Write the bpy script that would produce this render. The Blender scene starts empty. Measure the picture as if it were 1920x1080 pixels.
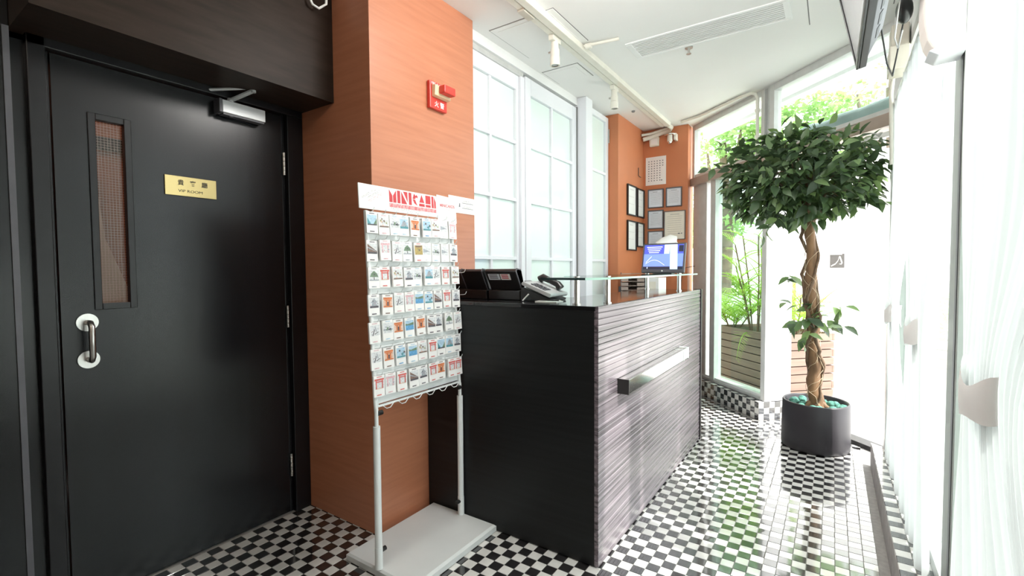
import bpy, bmesh, math, random
from mathutils import Vector, Matrix
random.seed(7)
sc = bpy.context.scene
COL = sc.collection

# ------------------------------------------------------------------ camera, sky, sun, exposure
cam_d = bpy.data.cameras.new('camera'); cam = bpy.data.objects.new('camera', cam_d); COL.objects.link(cam)
cam_d.sensor_fit = 'HORIZONTAL'; cam_d.sensor_width = 36.0; cam_d.lens = 16.677; cam_d.clip_start = 0.02
RIGHT = Vector((0.82856837, 0.55984677, -0.00678603)); DOWN = Vector((0.01643439, -0.0364343, -0.99920091)); FWD = Vector((-0.55964664, 0.82779474, -0.03938905))
cam.matrix_world = Matrix(((RIGHT.x, -DOWN.x, -FWD.x, 0), (RIGHT.y, -DOWN.y, -FWD.y, 0), (RIGHT.z, -DOWN.z, -FWD.z, 1.3), (0, 0, 0, 1)))
sc.camera = cam
world = bpy.data.worlds.new('sky'); sc.world = world; world.use_nodes = True
bg = world.node_tree.nodes['Background']; bg.inputs[0].default_value = (0.93, 0.97, 1.0, 1); bg.inputs[1].default_value = 3.0
sun_d = bpy.data.lights.new('sun', 'SUN'); sun_d.energy = 5.0; sun_d.angle = 0.02; sun_d.color = (1.0, 0.96, 0.9)
sun = bpy.data.objects.new('sun', sun_d); COL.objects.link(sun)
sun.rotation_euler = Vector((0.63, -0.12, 0.77)).to_track_quat('Z', 'Y').to_euler()
def fill_lamp(name, loc, power, colour, r=0.09):
    d = bpy.data.lights.new(name, 'POINT'); d.energy = power; d.color = colour; d.shadow_soft_size = r
    o = bpy.data.objects.new(name, d); COL.objects.link(o); o.location = loc
fill_lamp('fill_lamp', (-0.72, 1.85, 2.72), 34, (1.0, 0.97, 0.93), 0.2)  # added fill light out of view; no ceiling fixture stands here
fill_lamp('fill_lamp', (-1.0, -1.6, 2.6), 5, (1.0, 0.80, 0.6))  # unseen warm fill light added behind the camera, without a fixture
fill_lamp('fill_lamp', (-1.0, -0.2, 2.6), 4, (1.0, 0.85, 0.7))  # second unseen warm fill light, also added without a fixture
vs = sc.view_settings; vs.view_transform = 'Standard'; vs.look = 'None'; vs.exposure = 0.75; vs.gamma = 1.0; vs.use_curve_mapping = False

# ------------------------------------------------------------------ materials
MATS = {}
def mat(name, col, rough=0.5, metal=0.0, spec=0.5, var=0.0, scale=8.0, stretch=(1, 1, 1), bump=0.0, emit=0.0, coat=0.0, col2=None, objvar=0.0, detail=4.0, coat_rough=0.06):
    m = bpy.data.materials.new(name); m.use_nodes = True; nt = m.node_tree; b = nt.nodes['Principled BSDF']
    b.inputs['Base Color'].default_value = (*col, 1); b.inputs['Roughness'].default_value = rough; b.inputs['Metallic'].default_value = metal
    b.inputs['Specular IOR Level'].default_value = spec; b.inputs['Coat Weight'].default_value = coat; b.inputs['Coat IOR'].default_value = 1.85 if coat == 1.0 else 1.5; b.inputs['Coat Roughness'].default_value = coat_rough
    if emit: b.inputs['Emission Color'].default_value = (*col, 1); b.inputs['Emission Strength'].default_value = emit
    c2 = col2 if col2 else (tuple(c * (1 - var) for c in col) if var else None)
    if c2 or bump:
        tc = nt.nodes.new('ShaderNodeTexCoord'); mp = nt.nodes.new('ShaderNodeMapping'); mp.inputs['Scale'].default_value = stretch
        nz = nt.nodes.new('ShaderNodeTexNoise'); nz.inputs['Scale'].default_value = scale; nz.inputs['Detail'].default_value = detail
        nt.links.new(tc.outputs['Object'], mp.inputs[0]); nt.links.new(mp.outputs[0], nz.inputs['Vector'])
        if objvar:
            oi = nt.nodes.new('ShaderNodeObjectInfo'); va = nt.nodes.new('ShaderNodeVectorMath'); va.operation = 'ADD'
            sc_ = nt.nodes.new('ShaderNodeMath'); sc_.operation = 'MULTIPLY'; sc_.inputs[1].default_value = 40.0
            nt.links.new(oi.outputs['Random'], sc_.inputs[0]); nt.links.new(mp.outputs[0], va.inputs[0]); nt.links.new(sc_.outputs[0], va.inputs[1]); nt.links.new(va.outputs[0], nz.inputs['Vector'])
        if c2:
            rp = nt.nodes.new('ShaderNodeValToRGB'); rp.color_ramp.elements[0].position = 0.32; rp.color_ramp.elements[1].position = 0.68
            rp.color_ramp.elements[0].color = (*c2, 1); rp.color_ramp.elements[1].color = (*col, 1)
            nt.links.new(nz.outputs[0], rp.inputs[0]); nt.links.new(rp.outputs[0], b.inputs['Base Color'])
        if bump:
            bp = nt.nodes.new('ShaderNodeBump'); bp.inputs['Strength'].default_value = bump; bp.inputs['Distance'].default_value = 0.01
            nt.links.new(nz.outputs[0], bp.inputs['Height']); nt.links.new(bp.outputs[0], b.inputs['Normal'])
    MATS[name] = m
    return m
def leafmat(name, col, col2, trans=0.45):
    m = mat(name, col, 0.42, var=0.2, scale=6, col2=col2, objvar=1.0); nt = m.node_tree; b = nt.nodes['Principled BSDF']; out = nt.nodes['Material Output']
    t = nt.nodes.new('ShaderNodeBsdfTranslucent'); t.inputs[0].default_value = (col[0] * 1.8, min(1, col[1] * 2.0), col[2] * 1.1, 1); mx = nt.nodes.new('ShaderNodeMixShader'); mx.inputs[0].default_value = trans
    nt.links.new(b.outputs[0], mx.inputs[1]); nt.links.new(t.outputs[0], mx.inputs[2]); nt.links.new(mx.outputs[0], out.inputs[0])
    return m
def glassmat(name, tint, ior=1.45, rough=0.0):
    m = bpy.data.materials.new(name); m.use_nodes = True; nt = m.node_tree; nt.nodes.remove(nt.nodes['Principled BSDF']); out = nt.nodes['Material Output']
    tr = nt.nodes.new('ShaderNodeBsdfTransparent'); tr.inputs[0].default_value = (*tint, 1)
    gl = nt.nodes.new('ShaderNodeBsdfGlossy'); gl.inputs['Roughness'].default_value = rough
    lw = nt.nodes.new('ShaderNodeLayerWeight'); lw.inputs[0].default_value = 0.5; mx = nt.nodes.new('ShaderNodeMixShader')
    pw = nt.nodes.new('ShaderNodeMath'); pw.operation = 'POWER'; pw.inputs[1].default_value = 4.0; mr = nt.nodes.new('ShaderNodeMapRange'); mr.inputs[3].default_value = 0.045; mr.inputs[4].default_value = 0.9
    nt.links.new(lw.outputs['Facing'], pw.inputs[0]); nt.links.new(pw.outputs[0], mr.inputs[0]); nt.links.new(mr.outputs[0], mx.inputs[0])
    nt.links.new(tr.outputs[0], mx.inputs[1]); nt.links.new(gl.outputs[0], mx.inputs[2]); nt.links.new(mx.outputs[0], out.inputs[0])
    MATS[name] = m; return m
def curtainmat(name):
    m = bpy.data.materials.new(name); m.use_nodes = True; nt = m.node_tree; nt.nodes.remove(nt.nodes['Principled BSDF']); out = nt.nodes['Material Output']
    d = nt.nodes.new('ShaderNodeBsdfDiffuse'); d.inputs[0].default_value = (0.93, 0.94, 0.95, 1)
    t = nt.nodes.new('ShaderNodeBsdfTranslucent'); t.inputs[0].default_value = (0.35, 0.362, 0.366, 1)
    tr = nt.nodes.new('ShaderNodeBsdfTransparent'); m1 = nt.nodes.new('ShaderNodeMixShader'); m1.inputs[0].default_value = 0.5; m2 = nt.nodes.new('ShaderNodeMixShader')
    wv = nt.nodes.new('ShaderNodeTexNoise'); wv.inputs['Scale'].default_value = 900; mr = nt.nodes.new('ShaderNodeMapRange'); mr.inputs[3].default_value = 0.03; mr.inputs[4].default_value = 0.09
    nt.links.new(wv.outputs[0], mr.inputs[0]); nt.links.new(mr.outputs[0], m2.inputs[0])
    nt.links.new(d.outputs[0], m1.inputs[1]); nt.links.new(t.outputs[0], m1.inputs[2]); nt.links.new(m1.outputs[0], m2.inputs[1]); nt.links.new(tr.outputs[0], m2.inputs[2]); nt.links.new(m2.outputs[0], out.inputs[0])
    MATS[name] = m; return m

M_orange = mat('orange_laminate', (0.55, 0.215, 0.115), 0.40, scale=5, stretch=(0.6, 0.6, 9), col2=(0.48, 0.175, 0.088), coat=0.5, coat_rough=0.35)
M_orange_paint = mat('orange_paint', (0.62, 0.215, 0.095), 0.5, var=0.08, scale=4)
M_black_lacq = mat('black_lacquer', (0.0065, 0.0075, 0.0095), 0.27, spec=0.42, scale=30, stretch=(1, 1, 0.04), bump=0.02, col2=(0.004, 0.0045, 0.0055))
M_black_oak = mat('dark_oak_panel', (0.036, 0.023, 0.017), 0.45, spec=0.15, scale=30, stretch=(1, 0.15, 1), col2=(0.022, 0.014, 0.010))
M_frame_black = mat('black_door_frame', (0.007, 0.007, 0.009), 0.32, spec=0.4, var=0.3, scale=20)
M_white_paint = mat('white_paint', (0.86, 0.87, 0.87), 0.6, var=0.03, scale=3)
M_wall_white = mat('off_white_wall', (0.72, 0.70, 0.67), 0.6, var=0.05, scale=3)
M_ceiling = mat('white_ceiling_board', (0.88, 0.88, 0.87), 0.7, var=0.02, scale=2)
M_joint = mat('dark_joint_grey', (0.25, 0.25, 0.25), 0.8, var=0.1)  # dark grey of panel joints, the gap strip and the ceiling sensor
M_win_white = mat('white_window_frame', (0.85, 0.87, 0.92), 0.35, var=0.02, scale=3)
M_frost = mat('frosted_white_glass', (0.80, 0.92, 0.89), 0.22, var=0.03, scale=2, coat=0.5)
M_alu = mat('grey_aluminium', (0.62, 0.63, 0.62), 0.42, 0.1, var=0.1, scale=15)
M_alu_white = mat('white_coated_aluminium', (0.82, 0.82, 0.82), 0.35, var=0.03, scale=5)
M_alu_brown = mat('taupe_rail', (0.42, 0.33, 0.28), 0.4, var=0.1, scale=12)
M_tile_w = mat('white_floor_tile', (0.78, 0.76, 0.73), 0.16, var=0.10, scale=25, objvar=1.0, coat=1.0)
M_tile_b = mat('black_floor_tile', (0.026, 0.024, 0.025), 0.16, scale=18, col2=(0.016, 0.015, 0.016), objvar=1.0, coat=1.0)
M_grout = mat('grey_grout', (0.42, 0.40, 0.38), 0.8, var=0.2, scale=40)
M_stone = mat('grey_stone', (0.48, 0.45, 0.44), 0.55, var=0.3, scale=20)
M_slat = mat('grained_laminate_with_glare', (0.27, 0.215, 0.25), 0.25, spec=0.9, scale=34, stretch=(1, 0.03, 2.2), col2=(0.060, 0.050, 0.056), bump=0.015, objvar=1.0, detail=6)  # grained black counter laminate, its base lightened to carry the glare
M_ctr = mat('black_grained_laminate', (0.010, 0.0115, 0.013), 0.42, spec=0.35, scale=30, stretch=(0.05, 1, 1.6), col2=(0.005, 0.0055, 0.006), bump=0.04, detail=6)
M_ctr_top = mat('black_gloss_top', (0.012, 0.012, 0.014), 0.08, var=0.2)
M_edge_dark = mat('dark_edge_trim', (0.02, 0.018, 0.018), 0.4, var=0.2)
M_chrome = mat('chrome', (0.75, 0.74, 0.72), 0.12, 1.0, var=0.04)
M_steel = mat('brushed_steel', (0.62, 0.61, 0.59), 0.28, 1.0, scale=40, stretch=(1, 1, 0.1), var=0.12)
M_silver = mat('silver_paint', (0.60, 0.62, 0.63), 0.35, 0.3, var=0.05)
M_brass = mat('polished_brass', (0.44, 0.34, 0.155), 0.22, 1.0, var=0.1, scale=5)
M_ink = mat('black_ink', (0.03, 0.025, 0.02), 0.6, var=0.2)
M_grey_ink = mat('grey_ink', (0.16, 0.165, 0.19), 0.7, var=0.1)
M_pale_ink = mat('pale_ink', (0.50, 0.46, 0.46), 0.7, var=0.1)
M_red_ink = mat('red_ink', (0.62, 0.06, 0.07), 0.5, var=0.15, scale=30)
M_pink_ink = mat('pink_red_ink', (0.80, 0.24, 0.26), 0.5, var=0.25, scale=30)
M_red = mat('red_plastic', (0.72, 0.055, 0.04), 0.35, var=0.08)
M_cream = mat('cream_plastic', (0.84, 0.66, 0.42), 0.4, var=0.05)
M_rack = mat('white_coated_steel', (0.80, 0.83, 0.83), 0.32, var=0.03, scale=12)
M_rack_base = mat('grey_white_steel_plate', (0.66, 0.68, 0.68), 0.30, var=0.05, scale=6)
M_paper = mat('white_paper', (0.88, 0.87, 0.86), 0.6, var=0.03, scale=15)
M_paper_warm = mat('cream_paper', (0.84, 0.80, 0.70), 0.6, var=0.05, scale=15)
M_paper_blue = mat('cool_white_paper', (0.76, 0.79, 0.86), 0.3, var=0.04, scale=15)
M_black_pl = mat('black_plastic', (0.014, 0.014, 0.015), 0.3, var=0.2, scale=20)
M_grey_pl = mat('grey_plastic', (0.45, 0.46, 0.47), 0.4, var=0.06)
M_dgrey_pl = mat('dark_grey_plastic', (0.10, 0.10, 0.115), 0.4, var=0.15, scale=20)
M_purple_pl = mat('grey_purple_plastic', (0.20, 0.19, 0.21), 0.45, var=0.1, scale=30)
M_tv_screen = mat('screen_glare_grey', (0.50, 0.50, 0.52), 0.25, var=0.03)  # television screen face; its surface glare is put into this grey
M_beige = mat('beige_plastic', (0.62, 0.58, 0.50), 0.45, var=0.1, scale=12)
M_ivory = mat('ivory_track', (0.80, 0.78, 0.70), 0.4, var=0.06, scale=12)
M_offwhite = mat('off_white_plastic', (0.76, 0.70, 0.67), 0.4, var=0.03)
M_pot = mat('charcoal_pot', (0.030, 0.027, 0.032), 0.42, var=0.15, scale=12)
M_soil = mat('brown_soil', (0.10, 0.07, 0.05), 0.9, var=0.4, scale=60, bump=0.5)
M_moss = mat('teal_moss', (0.12, 0.34, 0.27), 0.9, var=0.5, scale=60, bump=0.6)
M_bark = mat('tan_bark', (0.33, 0.19, 0.095), 0.7, scale=18, stretch=(1, 1, 0.25), col2=(0.15, 0.085, 0.045), bump=0.5)
M_vine = mat('brown_vine', (0.20, 0.13, 0.08), 0.75, var=0.4, scale=40)
M_fibre = mat('pale_fibre', (0.62, 0.50, 0.34), 0.8, var=0.2)
M_leafA = leafmat('dark_green_leaf', (0.062, 0.105, 0.052), (0.036, 0.064, 0.034), 0.18)
M_leafB = leafmat('mid_green_leaf', (0.110, 0.175, 0.085), (0.065, 0.115, 0.055), 0.2)
M_leafC = leafmat('pale_green_leaf', (0.22, 0.31, 0.16), (0.13, 0.21, 0.10), 0.25)
M_tree = leafmat('bright_tree_leaf', (0.30, 0.42, 0.22), (0.16, 0.27, 0.13), 0.4)
M_palm = leafmat('yellow_green_frond', (0.38, 0.48, 0.14), (0.22, 0.34, 0.10), 0.5)
M_hedge = leafmat('pale_hedge_leaf', (0.30, 0.38, 0.16), (0.18, 0.26, 0.10), 0.4)
M_trunk_out = mat('grey_tree_bark', (0.22, 0.17, 0.13), 0.8, var=0.4, scale=12)
M_wood_planter = mat('brown_planter_wood', (0.26, 0.17, 0.13), 0.55, scale=14, stretch=(0.1, 0.1, 1), col2=(0.16, 0.10, 0.075))
M_pave = mat('pale_paving', (0.72, 0.70, 0.66), 0.7, var=0.12, scale=2)
M_outwall = mat('white_render', (0.85, 0.84, 0.82), 0.7, var=0.04, scale=2)
M_taupe = mat('taupe_sign', (0.085, 0.078, 0.072), 0.6, var=0.15, scale=30)
M_awning = mat('grey_green_canvas', (0.22, 0.30, 0.30), 0.6, var=0.25, scale=8)
M_car = mat('white_car_paint', (0.85, 0.86, 0.88), 0.2, coat=1.0, var=0.02)
M_car_glass = mat('blue_grey_car_glass', (0.20, 0.28, 0.34), 0.08, var=0.1)
M_rubber = mat('black_rubber', (0.02, 0.02, 0.02), 0.7, var=0.2)
M_tray = mat('taupe_tray_plastic', (0.50, 0.41, 0.36), 0.4, var=0.06)
M_glass = glassmat('clear_pane', (0.68, 0.78, 0.73))
M_glass_sky = glassmat('clear_transom_pane', (0.93, 0.97, 0.95))
M_shelf = glassmat('green_shelf_glass', (0.80, 0.93, 0.90))
M_shelf_edge = mat('dark_reflection_edge', (0.03, 0.06, 0.06), 0.1, var=0.2)  # near edge of the same glass; its dark reflection is put into colour
M_shelf_edge_g = mat('green_glass_edge', (0.45, 0.68, 0.58), 0.1, var=0.15)
M_wired = glassmat('wired_glass', (0.75, 0.70, 0.62), 1.5)
M_curtain = curtainmat('sheer_white_cloth')
M_tie = mat('white_tie_cloth', (0.95, 0.94, 0.93), 0.8, var=0.03, scale=30)
M_post = mat('grey_green_post', (0.30, 0.33, 0.31), 0.45, var=0.08, scale=10)
M_navy = mat('navy_screen', (0.06, 0.08, 0.42), 0.2, emit=0.9, var=0.1)
M_blue = mat('blue_screen', (0.16, 0.24, 0.80), 0.2, emit=0.8, var=0.1)
M_ltblue = mat('light_blue_reflection', (0.45, 0.62, 0.92), 0.2, emit=0.8, var=0.08)  # colour of the reflection drawn across the screen
M_scr_text = mat('pale_screen_text', (0.75, 0.8, 1.0), 0.2, emit=0.8, var=0.05)
M_scr_dark = mat('dark_screen_bar', (0.05, 0.06, 0.10), 0.15, var=0.1)

# ------------------------------------------------------------------ mesh helpers
W = {}
def place(o, parent, at):
    o.location = Vector(at) - (W[parent.name] if parent else Vector((0, 0, 0)))
    if parent: o.parent = parent
    W[o.name] = Vector(at); COL.objects.link(o)
def tag(o, label=None, cat=None, group=None, kind=None):
    if label: o['label'] = label
    if cat: o['category'] = cat
    if group: o['group'] = group
    if kind: o['kind'] = kind
    return o
class MB:
    def __init__(s): s.v = []; s.f = []; s.m = []; s.sm = []
    def add(s, vs, fs, mi=0, smooth=False):
        n = len(s.v); s.v += [Vector(p) for p in vs]
        for f in fs: s.f.append([i + n for i in f]); s.m.append(mi); s.sm.append(smooth)
        return s
    def box(s, x0, x1, y0, y1, z0, z1, mi=0):
        return s.add([(x0, y0, z0), (x1, y0, z0), (x1, y1, z0), (x0, y1, z0), (x0, y0, z1), (x1, y0, z1), (x1, y1, z1), (x0, y1, z1)],
                     [(0, 3, 2, 1), (4, 5, 6, 7), (0, 1, 5, 4), (1, 2, 6, 5), (2, 3, 7, 6), (3, 0, 4, 7)], mi)
    def obox(s, c, a, b, d, mi=0):     # centre and three half vectors (right-handed)
        c, a, b, d = map(Vector, (c, a, b, d))
        P = [c - a - b - d, c + a - b - d, c + a + b - d, c - a + b - d, c - a - b + d, c + a - b + d, c + a + b + d, c - a + b + d]
        return s.add(P, [(0, 3, 2, 1), (4, 5, 6, 7), (0, 1, 5, 4), (1, 2, 6, 5), (2, 3, 7, 6), (3, 0, 4, 7)], mi)
    def prism(s, front, off, mi=0):
        n = len(front); off = Vector(off); fr = [Vector(p) for p in front]
        return s.add(fr + [p + off for p in fr], [tuple(range(n)), tuple(range(2 * n - 1, n - 1, -1))] + [(i, i + n, (i + 1) % n + n, (i + 1) % n) for i in range(n)], mi)
    def cyl(s, p0, p1, r, n=16, mi=0, r1=None, caps=True):
        p0, p1 = Vector(p0), Vector(p1); r1 = r if r1 is None else r1
        d = (p1 - p0).normalized(); u = d.orthogonal().normalized(); w = d.cross(u)
        ring = lambda p, rr: [p + u * (rr * math.cos(2 * math.pi * k / n)) + w * (rr * math.sin(2 * math.pi * k / n)) for k in range(n)]
        s.add(ring(p0, r) + ring(p1, r1), [(k, (k + 1) % n, (k + 1) % n + n, k + n) for k in range(n)], mi, True)
        if caps: s.add(ring(p0, r), [tuple(range(n - 1, -1, -1))], mi); s.add(ring(p1, r1), [tuple(range(n))], mi)
        return s
    def tube(s, pts, r, n=8, mi=0):
        pts = [Vector(p) for p in pts]; rs = r if isinstance(r, (list, tuple)) else [r] * len(pts); V = []; u = None
        for i, p in enumerate(pts):
            d = (pts[min(i + 1, len(pts) - 1)] - pts[max(i - 1, 0)]).normalized()
            if u is None: u = d.orthogonal().normalized()
            u = (u - d * u.dot(d)).normalized(); w = d.cross(u)
            V += [p + u * (rs[i] * math.cos(2 * math.pi * k / n)) + w * (rs[i] * math.sin(2 * math.pi * k / n)) for k in range(n)]
        m = len(pts)
        s.add(V, [(i * n + k, i * n + (k + 1) % n, (i + 1) * n + (k + 1) % n, (i + 1) * n + k) for i in range(m - 1) for k in range(n)], mi, True)
        return s.add(V[:n], [tuple(range(n - 1, -1, -1))], mi).add(V[-n:], [tuple(range(n))], mi)
    def lathe(s, prof, c, n=40, mi=0):
        V = [(c[0] + r * math.cos(2 * math.pi * k / n), c[1] + r * math.sin(2 * math.pi * k / n), c[2] + z) for r, z in prof for k in range(n)]
        return s.add(V, [(i * n + k, i * n + (k + 1) % n, (i + 1) * n + (k + 1) % n, (i + 1) * n + k) for i in range(len(prof) - 1) for k in range(n)], mi, True)
    def ball(s, c, rx, ry, rz, n=12, m=8, mi=0):
        c = Vector(c); V = []
        for i in range(m + 1):
            a = math.pi * i / m
            V += [c + Vector((rx * math.sin(a) * math.cos(2 * math.pi * k / n), ry * math.sin(a) * math.sin(2 * math.pi * k / n), -rz * math.cos(a))) for k in range(n)]
        return s.add(V, [(i * n + k, i * n + (k + 1) % n, (i + 1) * n + (k + 1) % n, (i + 1) * n + k) for i in range(m) for k in range(n)], mi, True)
    def quad(s, a, b, c, d, mi=0): return s.add([a, b, c, d], [(0, 1, 2, 3)], mi)
    def xf(s, M):
        s.v = [M @ p for p in s.v]; return s
    def mesh(s, name, mats, at=(0, 0, 0)):
        me = bpy.data.meshes.new(name); at = Vector(at)
        me.from_pydata([tuple(p - at) for p in s.v], [], s.f)
        for m in (mats if isinstance(mats, (list, tuple)) else [mats]): me.materials.append(m)
        me.polygons.foreach_set('material_index', s.m); me.polygons.foreach_set('use_smooth', s.sm); me.update()
        return me
    def build(s, name, mats, parent=None, bevel=0.0, label=None, cat=None, group=None, kind=None, at=None):
        if at is None:
            if parent: at = W[parent.name]
            else:
                xs = [p.x for p in s.v]; ys = [p.y for p in s.v]; zs = [p.z for p in s.v]
                at = Vector(((min(xs) + max(xs)) / 2, (min(ys) + max(ys)) / 2, min(zs)))
        o = bpy.data.objects.new(name, s.mesh(name, mats, at)); place(o, parent, at)
        if bevel:
            b = o.modifiers.new('soft_edges', 'BEVEL'); b.width = bevel; b.segments = 2; b.limit_method = 'ANGLE'
        return tag(o, label, cat, group, kind)
def root(name, loc, label, cat, group=None, kind=None):
    o = bpy.data.objects.new(name, None); o.empty_display_size = 0.1; place(o, None, loc); return tag(o, label, cat, group, kind)
def share(src, name, at, parent=None, rot=None):
    o = src.copy(); o.name = name; o.parent = None
    for k in ('label', 'category', 'group', 'kind'):
        if k in o: del o[k]
    if rot is not None: o.rotation_euler = rot
    place(o, parent, at); return o
TXT = {}
def text(mb, body, size, origin, u, v, mi=0, depth=0.0006, bold=0.0, align='LEFT', squash=1.0):
    """adds flat lettering to a mesh builder: origin on the surface, u along the line, v up, both unit"""
    key = (body, bold, align)
    if key not in TXT:
        cu = bpy.data.curves.new('lettering', 'FONT'); cu.body = body; cu.size = 1.0; cu.align_x = align; cu.offset = bold; cu.fill_mode = 'FRONT'; cu.resolution_u = 3
        tmp = bpy.data.objects.new('lettering', cu); COL.objects.link(tmp); me = bpy.data.meshes.new_from_object(tmp)
        TXT[key] = ([p.co.copy() for p in me.vertices], [tuple(p.vertices) for p in me.polygons])
        bpy.data.objects.remove(tmp); bpy.data.meshes.remove(me); bpy.data.curves.remove(cu)
    P, F = TXT[key]; u, v, origin = Vector(u), Vector(v), Vector(origin); n = u.cross(v).normalized() * depth
    mb.add([origin + u * (p.x * size * squash) + v * (p.y * size) + n for p in P], F, mi)
def greek(mb, n, size, origin, u, v, mi=0, seed=1):
    '''small print too blurred to read: strokes the size of letters'''
    g = random.Random(seed); u, v, o = Vector(u), Vector(v), Vector(origin); x = 0.0
    for k in range(n):
        if g.random() < 0.17: x += size * 0.5; continue
        w = size * g.uniform(0.35, 0.62)
        for a, b, c, d in (((0, 0.16, 0, 1), (0, 1, 0.82, 1)), ((0, 0.16, 0, 1), (0.84, 1, 0, 1)), ((0.42, 0.58, 0, 1), (0, 1, 0.84, 1)), ((0, 1, 0, 0.16), (0, 0.16, 0, 1)))[g.randrange(4)]:
            mb.add([o + u * (x + a * w) + v * (c * size), o + u * (x + b * w) + v * (c * size), o + u * (x + b * w) + v * (d * size), o + u * (x + a * w) + v * (d * size)], [(0, 1, 2, 3)], mi)
        x += w + size * 0.16
R2 = math.sqrt(0.5)
E45 = Vector((-R2, R2, 0)); N45 = Vector((R2, R2, 0)); UP = Vector((0, 0, 1))
# ------------------------------------------------------------------ the setting
def struct(mb, name, mats, label, parent=None, bevel=0.0):
    return mb.build(name, mats, parent, bevel, label=label, cat=None if parent else 'structure', kind='structure')
CZ = 2.80
room = [(-2.45, -3.0), (0.36, -3.0), (0.36, 4.09), (-0.52, 4.97), (-0.95, 5.4), (-2.45, 5.4)]
floor = MB().prism([(x, y, -0.004) for x, y in room], (0, 0, -0.03)).build('floor', M_grout, label='checkered black and white mosaic tile floor of the lobby', cat='floor', kind='structure', at=(0, 0, 0))
PT = 0.0525
def tile_mb(h=0.0505, t=0.006, c=0.0012):
    a, b = h / 2, h / 2 - c; mb = MB()
    mb.add([(-a, -a, -t), (a, -a, -t), (a, a, -t), (-a, a, -t), (-a, -a, -c), (a, -a, -c), (a, a, -c), (-a, a, -c), (-b, -b, 0), (b, -b, 0), (b, b, 0), (-b, b, 0)],
           [(0, 1, 5, 4), (1, 2, 6, 5), (2, 3, 7, 6), (3, 0, 4, 7), (4, 5, 9, 8), (5, 6, 10, 9), (6, 7, 11, 10), (7, 4, 8, 11), (8, 9, 10, 11)])
    return mb
tile_proto = {}
for k, m in (('w', M_tile_w), ('b', M_tile_b)):
    me = tile_mb().mesh('tile', m); tile_proto[k] = bpy.data.objects.new('tile', me)
def project(p):
    d = Vector(p) - Vector((0, 0, 1.3)); z = d.dot(FWD)
    return (960 + 889.43 * d.dot(RIGHT) / z, 540 + 889.43 * d.dot(DOWN) / z, z) if z > 0.05 else (None, None, None)
spots = []
for i in range(-31, 20):
    for j in range(-38, 66):
        x, y = -0.785 + i * PT, 1.955 + j * PT
        if x < -2.39 or x > 0.20 or x + y > 4.41: continue
        if -1.82 < x < -0.84 and 1.89 < y < 3.72: continue
        if x < -1.80 and y > 1.54 and y < 5.4: continue
        if x + y > 3.95 and x - y < -4.99: continue
        if y > 5.1: continue
        u, v, z = project((x, y, 0)); vis = z is not None and -15 < u < 1935 and v < 1095
        if vis and (-1.80 < x < -1.38 and 1.29 < y < 1.87): vis = False
        if vis and y > 1.5 and x < -0.85 and not y < 1.86: vis = False
        spots.append((0 if vis else 1, z if z else 99, x, y, (i + j) % 2 == 0))
spots.sort()
field = MB(); tm = tile_mb()
for n, (hid, z, x, y, black) in enumerate(spots):
    if n < 300 and not hid: share(tile_proto['b' if black else 'w'], 'tile', (x, y, 0), floor)
    else: field.add([p + Vector((x, y, random.uniform(-0.0006, 0))) for p in tm.v], tm.f, 1 if black else 0)
field.build('tile_field', [M_tile_w, M_tile_b], floor, kind='stuff')
struct(MB().prism([(x, y, CZ) for x, y in [(-2.6, -3.1), (0.5, -3.1), (0.5, 4.0), (-0.95, 5.45), (-2.6, 5.45)]][::-1], (0, 0, 0.25)), 'ceiling', M_ceiling, 'flat white painted ceiling over the whole lobby')
ceiling = bpy.data.objects['ceiling']
for x0, x1, y0, y1 in ((-1.81, -1.36, 2.45, 2.915), (-1.86, -1.57, 3.19, 3.46), (-0.14, 0.26, 3.02, 3.515)):
    p = MB().box(x0, x1, y0, y1, CZ - 0.004, CZ + 0.01, 0).box(x0 - 0.006, x1 + 0.006, y0 - 0.006, y1 + 0.006, CZ - 0.001, CZ + 0.01, 1)
    p.box(x0 + 0.035, x1 - 0.035, y0 + 0.035, y1 - 0.035, CZ - 0.0055, CZ, 0)
    p.build('access_panel', [M_ceiling, M_joint], ceiling)
# left wall with the doorway, black panelling, bulkhead
wl = MB().box(-2.6, -2.36, -3.0, 0.412, 0, CZ).box(-2.6, -2.40, 0.412, 0.505, 0, CZ).box(-2.6, -2.40, 0.40, 1.53, 2.125, CZ).box(-2.6, -2.40, 1.47, 1.53, 0, CZ)
wall_left = struct(wl, 'wall_left', M_black_lacq, 'glossy black panelled wall around the black door')
MB().box(-2.40, -2.352, 0.395, 0.412, 0, 2.145).build('corner_bead', M_dgrey_pl, wall_left)
struct(MB().box(-2.4, -2.10, 0.414, 1.512, 2.145, CZ), 'trim_1', M_black_oak, 'dark brown oak bulkhead box above the black door')
# the room behind the black door, seen through its wired glass
struct(MB().box(-4.0, -3.95, -0.6, 1.8, 0, CZ).box(-4.0, -2.6, 1.75, 1.8, 0, CZ).box(-4.0, -2.6, -0.65, -0.6, 0, CZ).box(-4.0, -2.6, -0.6, 1.8, CZ, CZ + 0.1), 'wall_beyond', M_orange, 'orange panelled wall of the private room behind the door glass')
rb = root('room_drape', (-3.9, 1.1, 0.9), 'white sloping drape seen through the wired door glass', 'drape')
MB().prism([(-3.90, 1.00, 0.88), (-3.90, 1.235, 0.92), (-3.90, 1.225, 1.06), (-3.90, 1.07, 1.52), (-3.90, 1.03, 1.95), (-3.90, 1.00, 1.97)], (0.03, 0, 0)).build('cloth', M_paper, rb, 0.004)
MB().box(-3.94, -3.90, 0.80, 1.5, 2.09, 2.17).build('pelmet', M_edge_dark, rb)
fill_lamp('private_room_fill', (-3.3, 0.6, 2.5), 5, (1.0, 0.8, 0.6))  # unseen fill light for the space behind the wired glass
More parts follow.
